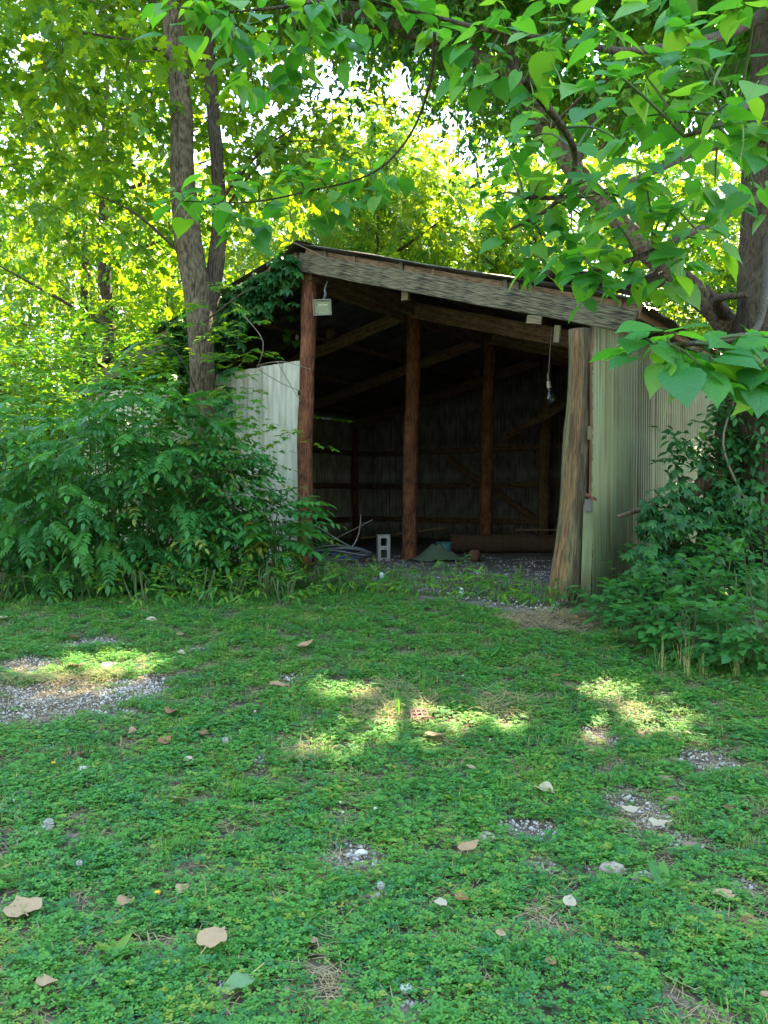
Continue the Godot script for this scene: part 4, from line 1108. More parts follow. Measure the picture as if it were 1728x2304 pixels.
func make_backdrop() -> void:
	var maple := []
	var ash := []
	var willow := []
	for k in 3:
		maple.append(sprig_mesh("lobed", [M.back[k], M.back[(k + 1) % 3], M.twig], 0.85, 17, 0.165, 0.25))
		ash.append(sprig_mesh("pinnate", [M.back[k], M.back[(k + 1) % 3], M.twig], 0.85, 7, 0.13, 0.3))
		willow.append(sprig_mesh("ovate", [M.back[k], M.back[(k + 2) % 3], M.twig], 0.85, 22, 0.15, 0.5))
	maple = boughs(maple, 9, 0.75)
	ash = boughs(ash, 9, 0.75)
	willow = boughs(willow, 9, 0.75)
	# trees whose trunks show
	back_tree(Vector3(-0.81, 7.40, -17.00).x, -17.0, 12.0, 2.8, 0.22, ash, "vine_clad_tree", "thick vine-clad trunk rising behind the shed's ridge", 420, 0.5, "", true)
	back_tree(Vector3(-0.16, 8.10, -19.00).x, -19.0, 12.0, 2.6, 0.14, maple, "slim_tree", "slim dark trunk beside the thick vine-clad one behind the ridge", 380, 0.5)
	back_tree(Vector3(-5.44, 7.82, -16.00).x, -16.0, 11.0, 2.6, 0.17, willow, "ivied_tree", "dark ivied trunk in the bright thicket beyond the twin-trunked maple", 330, 0.55, "", true)
	back_tree(Vector3(-1.50, 7.75, -18.00).x, -18.5, 10.0, 2.4, 0.12, ash, "young_tree", "thin trunk close behind the shed roof's peak", 330, 0.5)
	back_tree(Vector3(-6.91, 7.43, -15.00).x, -15.0, 9.0, 2.6, 0.14, willow, "willowy_tree", "drooping sunlit tree at the edge of the bright thicket", 420, 0.25)
	# the belt of sunlit wood behind
	var row := [[-19, -26, 13], [-15.5, -24, 14], [-12, -22, 12], [-9.2, -25, 14], [-6.3, -22.5, 12], [-3.4, -25, 14], [-0.6, -23, 13], [2.2, -25.5, 14], [4.8, -22.5, 12], [7.6, -24.5, 14], [10.2, -21.5, 12], [13.2, -23, 14], [16.5, -22, 13], [20, -25, 14], [9.0, -15.5, 10], [12.5, -16.5, 11], [-13.5, -17, 9], [3.3, -23.5, 13], [5.4, -26.5, 14], [1.0, -27, 14]]
	for q in row:
		var kind := rng.randi() % 3
		back_tree(q[0], q[1], q[2] + R(-1, 1), R(2.5, 3.3), R(0.12, 0.2), [maple, ash, willow][kind], "woodland_tree", ["sunlit lobed-leaved tree in the wood behind the shed", "sunlit feathery-leaved tree in the wood behind the shed", "sunlit drooping-leaved tree in the wood behind the shed"][kind], 600, 0.08, "trees of the wood behind the shed")
	for k in 15:
		back_tree(-33.0 + 4.6 * k + R(-1, 1), -36.0 + R(-3, 3), R(14, 18), R(3.4, 4.4), R(0.15, 0.25), [maple, ash, willow][k % 3], "far_tree", "tall tree in the farthest row of the wood", 520, 0.05, "farthest trees of the wood")
	# unseen trees added behind the viewer to keep low sky light off the shed
	for k in 9:
		back_tree(-22.0 + 5.4 * k + R(-0.6, 0.6), 10.5 + R(-1, 1), R(11.5, 13), 3.4, 0.2, [maple, willow][k % 2], "added_shade_tree", "unseen leafy tree added behind the viewer to shade the shed front", 850, 0.04, "unseen trees added to shade the shed front")
	# understorey
	for q in [[-9.5, -15, 3.2], [-7.2, -16.5, 3.8], [-11.5, -18, 4], [-5.5, -19, 4.2], [-2.5, -20, 4.6], [0.8, -19.5, 5], [4.2, -20.5, 5], [7.2, -19, 4.6], [10.5, -18, 4.4], [-15, -20, 4.5], [9.0, -13.0, 3.0], [6.8, -14.0, 3.6], [13.5, -17, 4.5], [2.5, -21.5, 6], [-0.8, -21.5, 6], [9.5, -16.5, 5], [5.5, -20.5, 6], [-10.5, -14.0, 4.2], [-12.5, -15.5, 5], [-8.5, -18.5, 5], [8.5, -17.5, 6], [11.5, -15.0, 5]]:
		var kind := rng.randi() % 3
		while in_shed(q[0], q[1], 3.2):
			q[1] -= 0.5
		var t := thing("thicket_bush", ["lobed-leaved bush in the sunlit thicket behind the shed", "feathery-leaved bush in the sunlit thicket behind the shed", "drooping-leaved bush in the sunlit thicket behind the shed"][kind], "bush", Vector3.ZERO, 0.0, "bushes of the thicket behind the shed")
		for k in 4:
			wood(t, "stem", [[Vector3(q[0], 0.4, q[1]), 0.04], [Vector3(q[0], q[2] * 0.5, q[1]) + RV(0.5), 0.025], [Vector3(q[0], q[2] * 0.9, q[1]) + RV(1.0), 0.008]], M.twig, 5)
		crown(t, [[Vector3(q[0], 0.4 + q[2] * 0.5, q[1]), Vector3(2.1, q[2] * 0.5, 1.6), int(11 * q[2])]], [maple, ash, willow][kind])
	# broken boughs over the ridge
	for q in [[Vector3(0.34, 8.51, -22.50), Vector3(0.95, 9.04, -22.50), Vector3(1.77, 9.54, -22.30), 0.09, "mossy broken bough sticking up behind the roof"], [Vector3(0.90, 8.66, -23.00), Vector3(0.42, 9.49, -23.00), Vector3(0.12, 9.90, -23.00), 0.05, "thin dark broken stem crossing the mossy bough behind the roof"]]:
		solo("broken_bough", tube_mesh(smooth_path([[(q[0] as Vector3) - Vector3(0.4, 2.5, 0), q[3]], [q[0], q[3]], [q[1], q[3] * 0.8], [q[2], q[3] * 0.4]], 4), M.limb_bark, 8, 0.2), q[4], "branch")

# ================= shrubs, vines, weeds =================
func leafy_bush(called: String, label: String, category: String, at: Vector3, size: Vector3, leaves: Array, sprays: int, per: int, stems: int, most := 200, group := "", length := 0.4, up := 0.3, tilt := 0.35) -> void:
	var t := thing(called, label, category, Vector3.ZERO, 0.0, group)
	var tips := []
	for k in stems:
		var a := R(0, TAU)
		var rr := sqrt(rng.randf())
		var foot := at + Vector3(cos(a) * rr * size.x * 0.35, 0, sin(a) * rr * size.z * 0.35)
		foot.y = ground_y(foot.x, foot.z) - 0.02
		var tip := at + Vector3(cos(a) * rr * size.x * 0.8, size.y * R(0.6, 0.95), sin(a) * rr * size.z * 0.8)
		tips.append([foot, tip])
		part("stem", tube_mesh(smooth_path([[foot, 0.012], [foot.lerp(tip, 0.5) + RV(0.1) + Vector3(0, 0.15, 0), 0.008], [tip, 0.003]], 3), M.green_twig, 5), t)
	var list := []
	for k in sprays:
		var u := RV(1.0)
		while u.length() > 1.0:
			u = RV(1.0)
		u = u.normalized() * pow(u.length(), 0.45)
		var p := at + Vector3(u.x * size.x, (u.y * 0.5 + 0.5) * size.y, u.z * size.z)
		p.y = maxf(p.y, ground_y(p.x, p.z) + 0.08)
		spray(list, p, Vector3(u.x + R(-0.6, 0.6), R(-0.2, up) + u.y * 0.3, u.z + R(-0.4, 0.8)), length * R(0.6, 1.2), per, tilt)
	hang_leaves(t, leaves, list, most)

func make_shrubs() -> void:
	var elder := []
	for m in M.elder:
		for k in 3:
			elder.append(leaf_mesh("elder", m, R(0.16, 0.24)))
	elder.append(leaf_mesh("elder", leaf_mat(0.16, 0.20, 0.03, 0.12, 0.16, 0.01), 0.18))
	var feather := []
	for m in M.elder:
		for k in 2:
			feather.append(leaf_mesh("pinnate", m, 0.34))
	var glossy := []
	for m in [M.maple[0], M.elder[1], M.back[1]]:
		for k in 2:
			glossy.append(leaf_mesh("ovate", m, 0.13))
	for q in [[Vector3(-1.91, 0.62, -9.00), Vector3(0.42, 1.45, 0.45), "box elder shrub crowded against the cream wall by the ridge post", 130], [Vector3(-2.37, 0.59, -8.90), Vector3(0.85, 1.9, 0.55), "box elder shrub hiding the foot of the twin-trunked maple", 170], [Vector3(-1.31, 0.71, -9.10), Vector3(0.32, 0.7, 0.3), "low box elder shrub spilling round the red ridge post", 40]]:
		leafy_bush("box_elder_shrub", q[2], "shrub", q[0], q[1], elder, q[3], 5, 7, 220)
	for q in [[Vector3(-2.98, 0.59, -8.90), Vector3(1.05, 2.25, 0.7), "feathery-leaved shrub between the maple and the bright thicket", 120], [Vector3(-3.85, 0.59, -8.70), Vector3(1.1, 1.95, 0.7), "feathery-leaved shrub at the outer end of the thicket along the lawn", 110], [Vector3(-4.74, 0.57, -8.90), Vector3(0.9, 2.0, 0.7), "tall feathery-leaved shrub beyond the end of the lawn's edge", 60]]:
		leafy_bush("feathery_shrub", q[2], "shrub", q[0], q[1], feather, q[3], 4, 7, 220, "", 0.5)
	for q in [[Vector3(-3.62, 0.55, -10.90), Vector3(0.95, 3.4, 0.5), "tall shrub before the middle of the cream wall", 330], [Vector3(-4.23, 0.52, -11.30), Vector3(1.1, 3.5, 0.7), "tall shrub before the far end of the cream wall", 500], [Vector3(-4.75, 0.50, -11.50), Vector3(1.6, 3.4, 1.2), "large glossy-leaved shrub catching sun beside the far eave", 240], [Vector3(-5.99, 0.50, -11.50), Vector3(1.6, 3.8, 1.2), "large glossy-leaved shrub at the end of the thicket", 220], [Vector3(-6.22, 0.33, -13.50), Vector3(1.8, 4.6, 1.2), "tallest glossy-leaved shrub standing behind the other two", 240]]:
		leafy_bush("glossy_shrub", q[2], "shrub", q[0], q[1], glossy, q[3], 7, 9, 200, "", 0.5)
	# the pinnate sapling at the ridge post
	var sap := thing("sapling", "young sapling with long paired leaflets at the foot of the ridge post", "sapling", Vector3.ZERO)
	var foot := on_ground(-1.25, -8.75)
	wood(sap, "stem", [[foot, 0.014], [foot + Vector3(0.02, 0.5, 0.05), 0.010], [foot + Vector3(0.06, 0.95, 0.1), 0.004]], M.green_twig, 6)
	for k in 15:
		var a := R(-0.9, 2.9) if k > 5 else [0.15, -0.2, 0.5, 0.8, 0.0, 1.1][k] as float
		var y := R(0.35, 0.95) if k > 5 else [0.95, 0.75, 0.85, 0.55, 0.6, 0.9][k] as float
		part("leaf", leaf_mesh("pinnate", M.elder[k % 3], R(0.45, 0.62)), sap, Transform3D(leaf_basis(Vector3(cos(a), R(0.1, 0.45), sin(a)), Vector3.UP), foot + Vector3(0.04, y, 0.07)))

func make_vines() -> void:
	var five := []
	for m in M.creeper:
		for k in 2:
			five.append(leaf_mesh("palmate", m, 0.085))
	var big := []
	for m in M.creeper:
		big.append(leaf_mesh("ovate", m, 0.12))
	# creeper on the gable
	var g := thing("gable_creeper", "five-leaved creeper draped along the gable edge beside the peak", "creeper", Vector3.ZERO)
	var list := []
	for k in 330:
		var x := -R(0.02, 2.9)
		var y := roof_y(x) - 0.12 - absf(rng.randfn(0, 0.2 + 0.08 * absf(x))) - (0.35 if x < -1.6 else 0.0) * rng.randf()
		var p := to_world(Vector3(x, y, 0.2 + R(0, 0.12)))
		spray(list, p, Vector3(R(-0.8, 0.8), R(-1, 0.2), 0.7), 0.2, 3, 0.6, 1.5)
	for k in 110:
		var p := to_world(Vector3(R(-2.6, -1.1), R(2.2, 3.9), 0.25 + R(0, 0.2)))
		spray(list, p, Vector3(R(-0.8, 0.8), R(-1, 0.2), 0.7), 0.2, 3, 0.6, 1.5)
	wood(g, "stem", [[to_world(Vector3(-2.0, 0.0, 0.25)), 0.02], [to_world(Vector3(-1.8, 2.0, 0.2)), 0.015], [to_world(Vector3(-1.3, 3.6, 0.2)), 0.01], [to_world(Vector3(-0.1, 4.1, 0.2)), 0.004]], M.twig, 6)
	hang_leaves(g, five, list, 300)
	# bare twigs arching over the cream wall
	var tw := thing("bare_vine", "thin bare vine stems arching over the top of the cream wall", "vine", Vector3.ZERO)
	for q in [[Vector3(-1.59, 3.18, -9.70), Vector3(-1.26, 3.21, -9.60), Vector3(-0.91, 3.13, -9.70)], [Vector3(-1.57, 3.13, -9.70), Vector3(-1.26, 2.94, -9.60), Vector3(-1.04, 2.86, -9.70)], [Vector3(-1.32, 3.21, -9.60), Vector3(-1.20, 2.99, -9.60), Vector3(-1.03, 2.71, -9.60)], [Vector3(-1.77, 3.82, -9.70), Vector3(-1.51, 3.47, -9.70), Vector3(-1.62, 3.07, -9.70)], [Vector3(-1.49, 4.84, -9.80), Vector3(-1.12, 4.76, -9.90), Vector3(-0.58, 4.58, -10.20)]]:
		part("stem", tube_mesh(smooth_path([[q[0], 0.007], [q[1], 0.006], [q[2], 0.003]], 4), plain(lin(0.22, 0.19, 0.14), 0.8), 5), tw)
	# creeper over the stump and leaning trunk beside the corner wall
	var st := thing("vine_stump", "old forked stump smothered in five-leaved creeper beside the corner wall", "stump", Vector3.ZERO)
	wood(st, "trunk", [[Vector3(2.98, 0.46, -8.30), 0.16], [Vector3(3.06, 0.90, -8.30), 0.12], [Vector3(3.08, 1.30, -8.30), 0.10], [Vector3(3.37, 1.60, -8.40), 0.08], [Vector3(3.82, 1.86, -8.50), 0.06]], M.limb_bark, 10, 0.25, 3.0)
	wood(st, "branch", [[Vector3(2.39, 1.33, -7.90), 0.02], [Vector3(2.77, 1.43, -8.10), 0.03], [Vector3(3.25, 1.60, -8.35), 0.05]], M.limb_bark, 7)
	wood(st, "branch", [[Vector3(3.03, 0.80, -8.30), 0.04], [Vector3(2.69, 1.01, -8.10), 0.03], [Vector3(2.65, 0.72, -8.10), 0.03]], M.limb_bark, 7)
	list = []
	for q in [[Vector3(2.91, 1.12, -7.90), Vector3(0.28, 0.28, 0.25), 60], [Vector3(3.22, 1.03, -7.90), Vector3(0.36, 0.35, 0.25), 70], [Vector3(3.50, 1.16, -8.00), Vector3(0.3, 0.5, 0.3), 70], [Vector3(2.63, 0.83, -7.70), Vector3(0.2, 0.2, 0.2), 40], [Vector3(2.84, 1.41, -7.90), Vector3(0.22, 0.2, 0.2), 30], [Vector3(3.19, 1.50, -8.20), Vector3(0.45, 0.2, 0.2), 50]]:
		for k in q[2]:
			spray(list, (q[0] as Vector3) + RV(1.0) * (q[1] as Vector3), Vector3(R(-0.8, 0.8), R(-0.8, 0.3), 0.9), 0.18, 3, 0.6, R(0.9, 1.3))
	hang_leaves(st, five, list, 300)
	var lt := thing("trunk_creeper", "dense broad-leaved creeper climbing the lower trunk of the leaning tree", "creeper", Vector3.ZERO)
	list = []
	for q in [[Vector3(3.62, 1.91, -8.50), Vector3(0.4, 0.3, 0.25), 70], [Vector3(3.82, 2.42, -8.50), Vector3(0.3, 0.4, 0.3), 70], [Vector3(3.35, 2.12, -8.60), Vector3(0.35, 0.25, 0.2), 45], [Vector3(3.98, 1.75, -8.40), Vector3(0.25, 0.5, 0.3), 60], [Vector3(4.03, 1.00, -8.30), Vector3(0.25, 0.4, 0.3), 50], [Vector3(3.97, 2.72, -8.50), Vector3(0.3, 0.3, 0.25), 40], [Vector3(3.51, 3.22, -9.00), Vector3(0.3, 0.2, 0.2), 20]]:
		for k in q[2]:
			spray(list, (q[0] as Vector3) + RV(1.0) * (q[1] as Vector3), Vector3(R(-0.8, 0.8), R(-0.8, 0.3), 0.9), 0.25, 4, 0.6)
	hang_leaves(lt, big, list, 300)
	wood(lt, "stem", [[Vector3(3.88, 1.40, -8.20), 0.012], [Vector3(3.59, 2.09, -8.20), 0.012], [Vector3(3.83, 2.74, -8.30), 0.008]], plain(lin(0.2, 0.17, 0.12), 0.8), 6)

func make_weeds() -> void:
	var lance := []
	for m in M.weed:
		for k in 2:
			lance.append(leaf_mesh("lance", m, 0.13))
	var broad := []
	for m in [M.elder[2], M.weed[2], M.elder[0], M.creeper[1]]:
		for k in 2:
			broad.append(leaf_mesh("smallheart", m, 0.085))
	# lance-leaved weeds along the foot of the shrubs and the shed's front
	for i in 17:
		var x := -5.2 + 0.30 * i
		var z := -8.12 + R(-0.2, 0.15) - (0.4 if x > -0.9 else 0.0)
		var h := R(0.22, 0.42)
		leafy_bush("weed_clump", "bright lance-leaved weed clump along the foot of the shrubs", "weed", on_ground(x, z), Vector3(0.24, h, 0.2), lance, 14, 7, 6, 70, "lance-leaved weeds below the shrubs", 0.25, 0.9, 0.6)
	for q in [[Vector3(-0.33, 0.50, -9.20), 0.3], [Vector3(0.17, 0.50, -9.29), 0.2], [Vector3(0.55, 0.49, -9.08), 0.22], [Vector3(0.86, 0.50, -9.20), 0.3], [Vector3(1.30, 0.46, -8.31), 0.3], [Vector3(1.49, 0.47, -8.58), 0.28], [Vector3(-0.76, 0.50, -9.82), 0.4], [Vector3(1.10, 0.48, -8.73), 0.14], [Vector3(-0.97, 0.50, -9.54), 0.35], [Vector3(-0.06, 0.50, -9.82), 0.18], [Vector3(-0.47, 0.48, -8.73), 0.2], [Vector3(-0.15, 0.48, -8.64), 0.22], [Vector3(0.08, 0.47, -8.58), 0.16], [Vector3(0.31, 0.47, -8.52), 0.22], [Vector3(0.61, 0.46, -8.44), 0.18], [Vector3(0.90, 0.46, -8.31), 0.16], [Vector3(1.55, 0.44, -8.06), 0.24], [Vector3(1.67, 0.42, -7.85), 0.2], [Vector3(-0.60, 0.50, -9.20), 0.3], [Vector3(1.11, 0.44, -8.06), 0.2]]:
		leafy_bush("doorway_weed", "small weed growing in the gravel across the shed's open front", "weed", on_ground(q[0].x, q[0].z), Vector3(0.18, q[1] * 0.75, 0.13), lance, 10, 6, 3, 60, "small weeds across the shed's open front", 0.18, 0.9, 0.6)
	# leafy weeds before the corner wall
	for q in [[Vector3(2.25, 0.36, -7.20), 0.26], [Vector3(2.50, 0.36, -7.20), 0.4], [Vector3(2.73, 0.35, -7.12), 0.6], [Vector3(3.02, 0.32, -6.89), 0.65], [Vector3(3.24, 0.30, -6.68), 0.6], [Vector3(2.37, 0.28, -6.48), 0.34], [Vector3(2.48, 0.24, -6.18), 0.42], [Vector3(2.71, 0.22, -5.96), 0.5], [Vector3(2.87, 0.20, -5.85), 0.55], [Vector3(2.61, 0.42, -7.85), 0.4], [Vector3(3.25, 0.40, -7.65), 0.8], [Vector3(2.95, 0.44, -8.06), 0.7], [Vector3(3.76, 0.42, -7.85), 0.9]]:
		leafy_bush("leafy_weed", "broad-leaved weed in the dense patch below the corner wall's creeper", "weed", on_ground(q[0].x, q[0].z), Vector3(0.3, q[1], 0.26), broad, 44, 6, 6, 110, "broad-leaved weeds below the corner wall", 0.22, 0.6, 0.5)
	leafy_bush("post_weed", "small heart-leaved weed at the foot of the stout corner pole", "weed", on_ground(Vector3(1.93, 0.42, -7.85).x, Vector3(1.93, 0.42, -7.85).z), Vector3(0.1, 0.16, 0.08), broad, 5, 4, 5, 60, "", 0.15, 0.6, 0.5)
	var gr := thing("long_grass", "long pale grass blades among the weeds below the corner wall", "grass", Vector3.ZERO, 0.0, "", "stuff")
	var tuft := grass_tuft(14, 0.45, 0.006, [M.grass[1], M.grass[2]], 0.10)
	var gl := []
	for q in [Vector3(2.14, 0.22, -5.96), Vector3(2.33, 0.18, -5.65), Vector3(2.61, 0.18, -5.65), Vector3(2.50, 0.27, -6.42), Vector3(2.98, 0.23, -6.07), Vector3(2.30, 0.33, -6.97), Vector3(2.86, 0.28, -6.55), Vector3(2.77, 0.38, -7.46), Vector3(3.62, 0.38, -7.46)]:
		for k in 2:
			gl.append(Transform3D(Basis(Vector3.UP, R(0, TAU)).scaled(Vector3.ONE * R(0.5, 0.9)), on_ground(q.x + R(-0.15, 0.15), q.z + R(-0.15, 0.15))))
	many("blades", tuft, gl, gr)

# ================= the lawn =================
func grass_tuft(n: int, h: float, w: float, mats: Array, spread: float) -> ArrayMesh:
	var out := ArrayMesh.new()
	for k in 2:
		var s := Shape.new()
		for i in n / 2:
			var a := R(0, TAU)
			var o := Vector3(R(-spread, spread), 0, R(-spread, spread)) * 0.5
			var d := Vector3(cos(a), 0, sin(a))
			var side := Vector3(-d.z, 0, d.x) * w * 0.5
			var l := h * R(0.5, 1.1)
			var lean := R(0.15, 0.9)
			var p1 := o + d * l * lean * 0.3 + Vector3(0, l * 0.6, 0)
			var p2 := o + d * l * lean + Vector3(0, l * (1.0 - 0.45 * lean), 0)
			var f := [s.vert(o - side), s.vert(o + side), s.vert(p1 + side * 0.8), s.vert(p1 - side * 0.8), s.vert(p2)]
			s.quad(f[0], f[3], f[2], f[1])
			s.tri(f[3], f[4], f[2])
		s.onto(out, mats[k])
	return out
func clover_tuft(n: int, spread: float, h: float, leaf: float, mats: Array) -> ArrayMesh:
	var out := ArrayMesh.new()
	var ss := [Shape.new(), Shape.new()]
	for i in n:
		var s: Shape = ss[0 if rng.randf() < 0.65 else 1]
		var a := R(0, TAU)
		var rr := sqrt(rng.randf()) * spread
		var top := Vector3(cos(a) * rr, h * R(0.3, 1.0) * (1.1 - 0.5 * rr / spread), sin(a) * rr)
		var tilt := Basis(RV(1.0).normalized(), R(0, 0.6))
		var turn := R(0, TAU)
		var l := leaf * R(0.65, 1.2)
		for k in 3:
			var b := turn + k * TAU / 3.0
			var d := tilt * Vector3(cos(b), 0.15, sin(b))
			var e := tilt * Vector3(-sin(b), 0, cos(b))
			var c := s.vert(top)
			s.quad(c, s.vert(top + d * l * 0.62 - e * l * 0.42), s.vert(top + d * l), s.vert(top + d * l * 0.62 + e * l * 0.42))
	for k in 2:
		ss[k].onto(out, mats[k])
	return out
# bare patches of gravel in the lawn: x, z, half width, half depth
var bare := [[-2.21, -5.22, 0.59, 0.43], [-1.74, -5.51, 0.26, 0.23], [-2.74, -5.96, 0.25, 0.24], [-0.69, -5.67, 0.12, 0.12], [0.66, -3.47, 0.18, 0.14], [1.22, -3.67, 0.15, 0.29], [-0.15, -3.22, 0.12, 0.18], [1.78, -4.26, 0.20, 0.19], [1.31, -4.65, 0.11, 0.14], [1.30, -3.33, 0.10, 0.08], [-0.02, -2.93, 0.04, 0.05], [-2.47, -6.55, 0.24, 0.12], [-1.57, -6.42, 0.10, 0.10], [-0.50, -2.34, 0.06, 0.04], [-0.74, -2.48, 0.04, 0.04], [-0.30, -2.39, 0.05, 0.04], [0.06, -2.30, 0.06, 0.04], [0.20, -2.77, 0.03, 0.03], [1.39, -2.98, 0.05, 0.09], [0.66, -3.13, 0.06, 0.05], [-0.70, -4.32, 0.06, 0.05], [0.86, -3.13, 0.06, 0.05], [1.58, -7.14, 0.47, 0.35]]
func bareness(x: float, z: float) -> float:
	var best := 0.0
	for g in bare:
		var dx: float = (x - g[0]) / g[2]
		var dz: float = (z - g[1]) / g[3]
		best = maxf(best, 1.25 - sqrt(dx * dx + dz * dz))
	return best + 0.55 * nz.get_noise_2d(x * 110.0, z * 110.0)
func in_front(x: float, z: float) -> float:
	# beyond the shed's front line the lawn gives way
	var q := Basis(Vector3.UP, -SHED_TURN) * (Vector3(x, 0, z) - SHED_AT)
	return q.z

func make_lawn() -> void:
	var lawn := thing("clover_lawn", "low green clover and grass covering the yard", "lawn", Vector3.ZERO, 0.0, "", "stuff")
	var kinds := []
	for k in 4:
		kinds.append(clover_tuft(44, 0.078, 0.06, 0.0145, [M.clover[k % 3], M.clover[(k + 1) % 3]]))
	for k in 2:
		kinds.append(clover_tuft(42, 0.075, 0.055, 0.0125, [M.clover[1], M.clover[3]]))
	for k in 3:
		kinds.append(grass_tuft(26, 0.085, 0.0035, [M.grass[k % 2], M.grass[k]], 0.13))
	var lists := []
	for k in kinds.size():
		lists.append([])
	var count := 0
	while count < 20000:
		var z := -R(1.5, 9.4)
		# keep the density even over the ground
		if rng.randf() > (0.62 * -z + 1.2) / 7.1:
			continue
		var x := R(-1, 1) * (0.6 * -z + 1.0)
		count += 1
		var b := bareness(x, z)
		if b > 0.40 + R(-0.25, 0.32):
			continue
		var q := in_front(x, z)
		if (q < 1.1 and x > -0.7) or z < -8.9:
			if rng.randf() < 0.85 or q < 0.25:
				continue
		var tone := nz.get_noise_2d(x * 45.0 + 500.0, z * 45.0)
		var thin := nz.get_noise_2d(x * 70.0 - 300.0, z * 70.0)
		if thin > 0.24 and rng.randf() < 0.5:
			continue
		var k := rng.randi() % 4
		if rng.randf() < 0.3 + 0.6 * tone:
			k = 4 + rng.randi() % 2
		if rng.randf() < 0.08 + 0.06 * clampf(-z - 5.0, 0.0, 2.0):
			k = 6 + rng.randi() % 3
		lists[k].append(Transform3D(Basis(Vector3.UP, R(0, TAU)).scaled(Vector3.ONE * R(0.7, 1.2) * clampf(1.15 - maxf(b, 0.0) * 1.3, 0.45, 1.0)), on_ground(x, z) - Vector3(0, 0.004, 0)))
	for k in kinds.size():
		many("clover" if k < 6 else "blades", kinds[k], lists[k], lawn)
	# gravel
	var gravel := thing("gravel", "pale crushed gravel showing through bare patches of the lawn", "gravel", Vector3.ZERO, 0.0, "", "stuff")
	var gl := []
	for k in 9:
		gl.append([])
	for g in bare.slice(0, bare.size() - 1):
		for i in int(g[2] * g[3] * 5200.0) + 12:
			var a := R(0, TAU)
			var rr := pow(rng.randf(), 0.6) * 1.15
			var x: float = g[0] + cos(a) * rr * g[2]
			var z: float = g[1] + sin(a) * rr * g[3]
			if bareness(x, z) < 0.22 + R(-0.2, 0.2) or in_front(x, z) < 1.6:
				continue
			gl[rng.randi() % 8].append(Transform3D(Basis(RV(1).normalized(), R(0, 6)).scaled(Vector3.ONE * (0.35 + 0.95 * pow(rng.randf(), 2.2))), on_ground(x, z) + Vector3(0, 0.002, 0)))
	for g in bare.slice(0, bare.size() - 1):
		for i in int(g[2] * g[3] * 9000.0):
			var a := R(0, TAU)
			var rr := pow(rng.randf(), 0.55) * 1.25
			var x: float = g[0] + cos(a) * rr * g[2]
			var z: float = g[1] + sin(a) * rr * g[3]
			if bareness(x, z) < 0.12 + R(-0.2, 0.2) or in_front(x, z) < 1.6:
				continue
			gl[rng.randi() % 8].append(Transform3D(Basis(RV(1).normalized(), R(0, 6)).scaled(Vector3.ONE * R(0.15, 0.42)), on_ground(x, z) + Vector3(0, 0.002, 0)))
	for i in 7000:
		var p := to_world(Vector3(R(-1.2, 3.9), 0, R(-4.0, 0.9)))
		if nz.get_noise_2d(p.x * 60.0, p.z * 60.0) < -0.1 - 0.1 * (p.z + 10.0):
			continue
		gl[[0, 1, 2, 4, 6, 8, 8][rng.randi() % 7]].append(Transform3D(Basis(RV(1).normalized(), R(0, 6)).scaled(Vector3.ONE * R(0.6, 1.5)), Vector3(p.x, ground_y(p.x, p.z) + 0.028, p.z)))
	for k in 9:
		many("stones", lump_mesh(Vector3(0.022, 0.013, 0.017), M.stone[[0, 1, 2, 0, 1, 2, 3, 0, 4][k]], k, 0.7, 3, 5), gl[k], gravel)
	# dry straw and leaf crumbs
	var straw := thing("straw", "dry pale grass stalks lying between the clover", "straw", Vector3.ZERO, 0.0, "", "stuff")
	var sl := []
	var st := Shape.new()
	for i in 14:
		var a := R(0, TAU)
		var o := Vector3(R(-0.08, 0.08), R(0.004, 0.03), R(-0.08, 0.08))
		var d := Vector3(cos(a), R(-0.1, 0.2), sin(a)) * R(0.03, 0.08)
		var e := Vector3(-sin(a), 0, cos(a)) * 0.0014
		st.quad(st.vert(o - e), st.vert(o + d - e), st.vert(o + d + e), st.vert(o + e))
	for i in 5200:
		var z := -R(1.6, 8.8)
		var x := R(-1, 1) * (0.58 * -z + 0.6)
		if in_front(x, z) < 0.5 or (nz.get_noise_2d(x * 70.0 - 300.0, z * 70.0) < 0.1 and rng.randf() < 0.75):
			continue
		sl.append(Transform3D(Basis(Vector3.UP, R(0, TAU)).scaled(Vector3.ONE * R(0.6, 1.2)), on_ground(x, z)))
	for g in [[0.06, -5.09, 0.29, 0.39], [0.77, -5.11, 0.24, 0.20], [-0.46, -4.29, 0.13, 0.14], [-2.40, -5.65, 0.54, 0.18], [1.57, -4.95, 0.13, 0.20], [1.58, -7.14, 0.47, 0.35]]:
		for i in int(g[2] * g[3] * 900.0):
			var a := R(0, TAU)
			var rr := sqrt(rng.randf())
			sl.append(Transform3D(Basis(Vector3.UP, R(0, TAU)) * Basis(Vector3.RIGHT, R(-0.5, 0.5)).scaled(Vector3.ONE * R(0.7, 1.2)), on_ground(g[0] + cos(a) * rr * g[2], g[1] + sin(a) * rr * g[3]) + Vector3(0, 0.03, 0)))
	many("stalks", st.onto(ArrayMesh.new(), M.grass[2]), sl, straw)

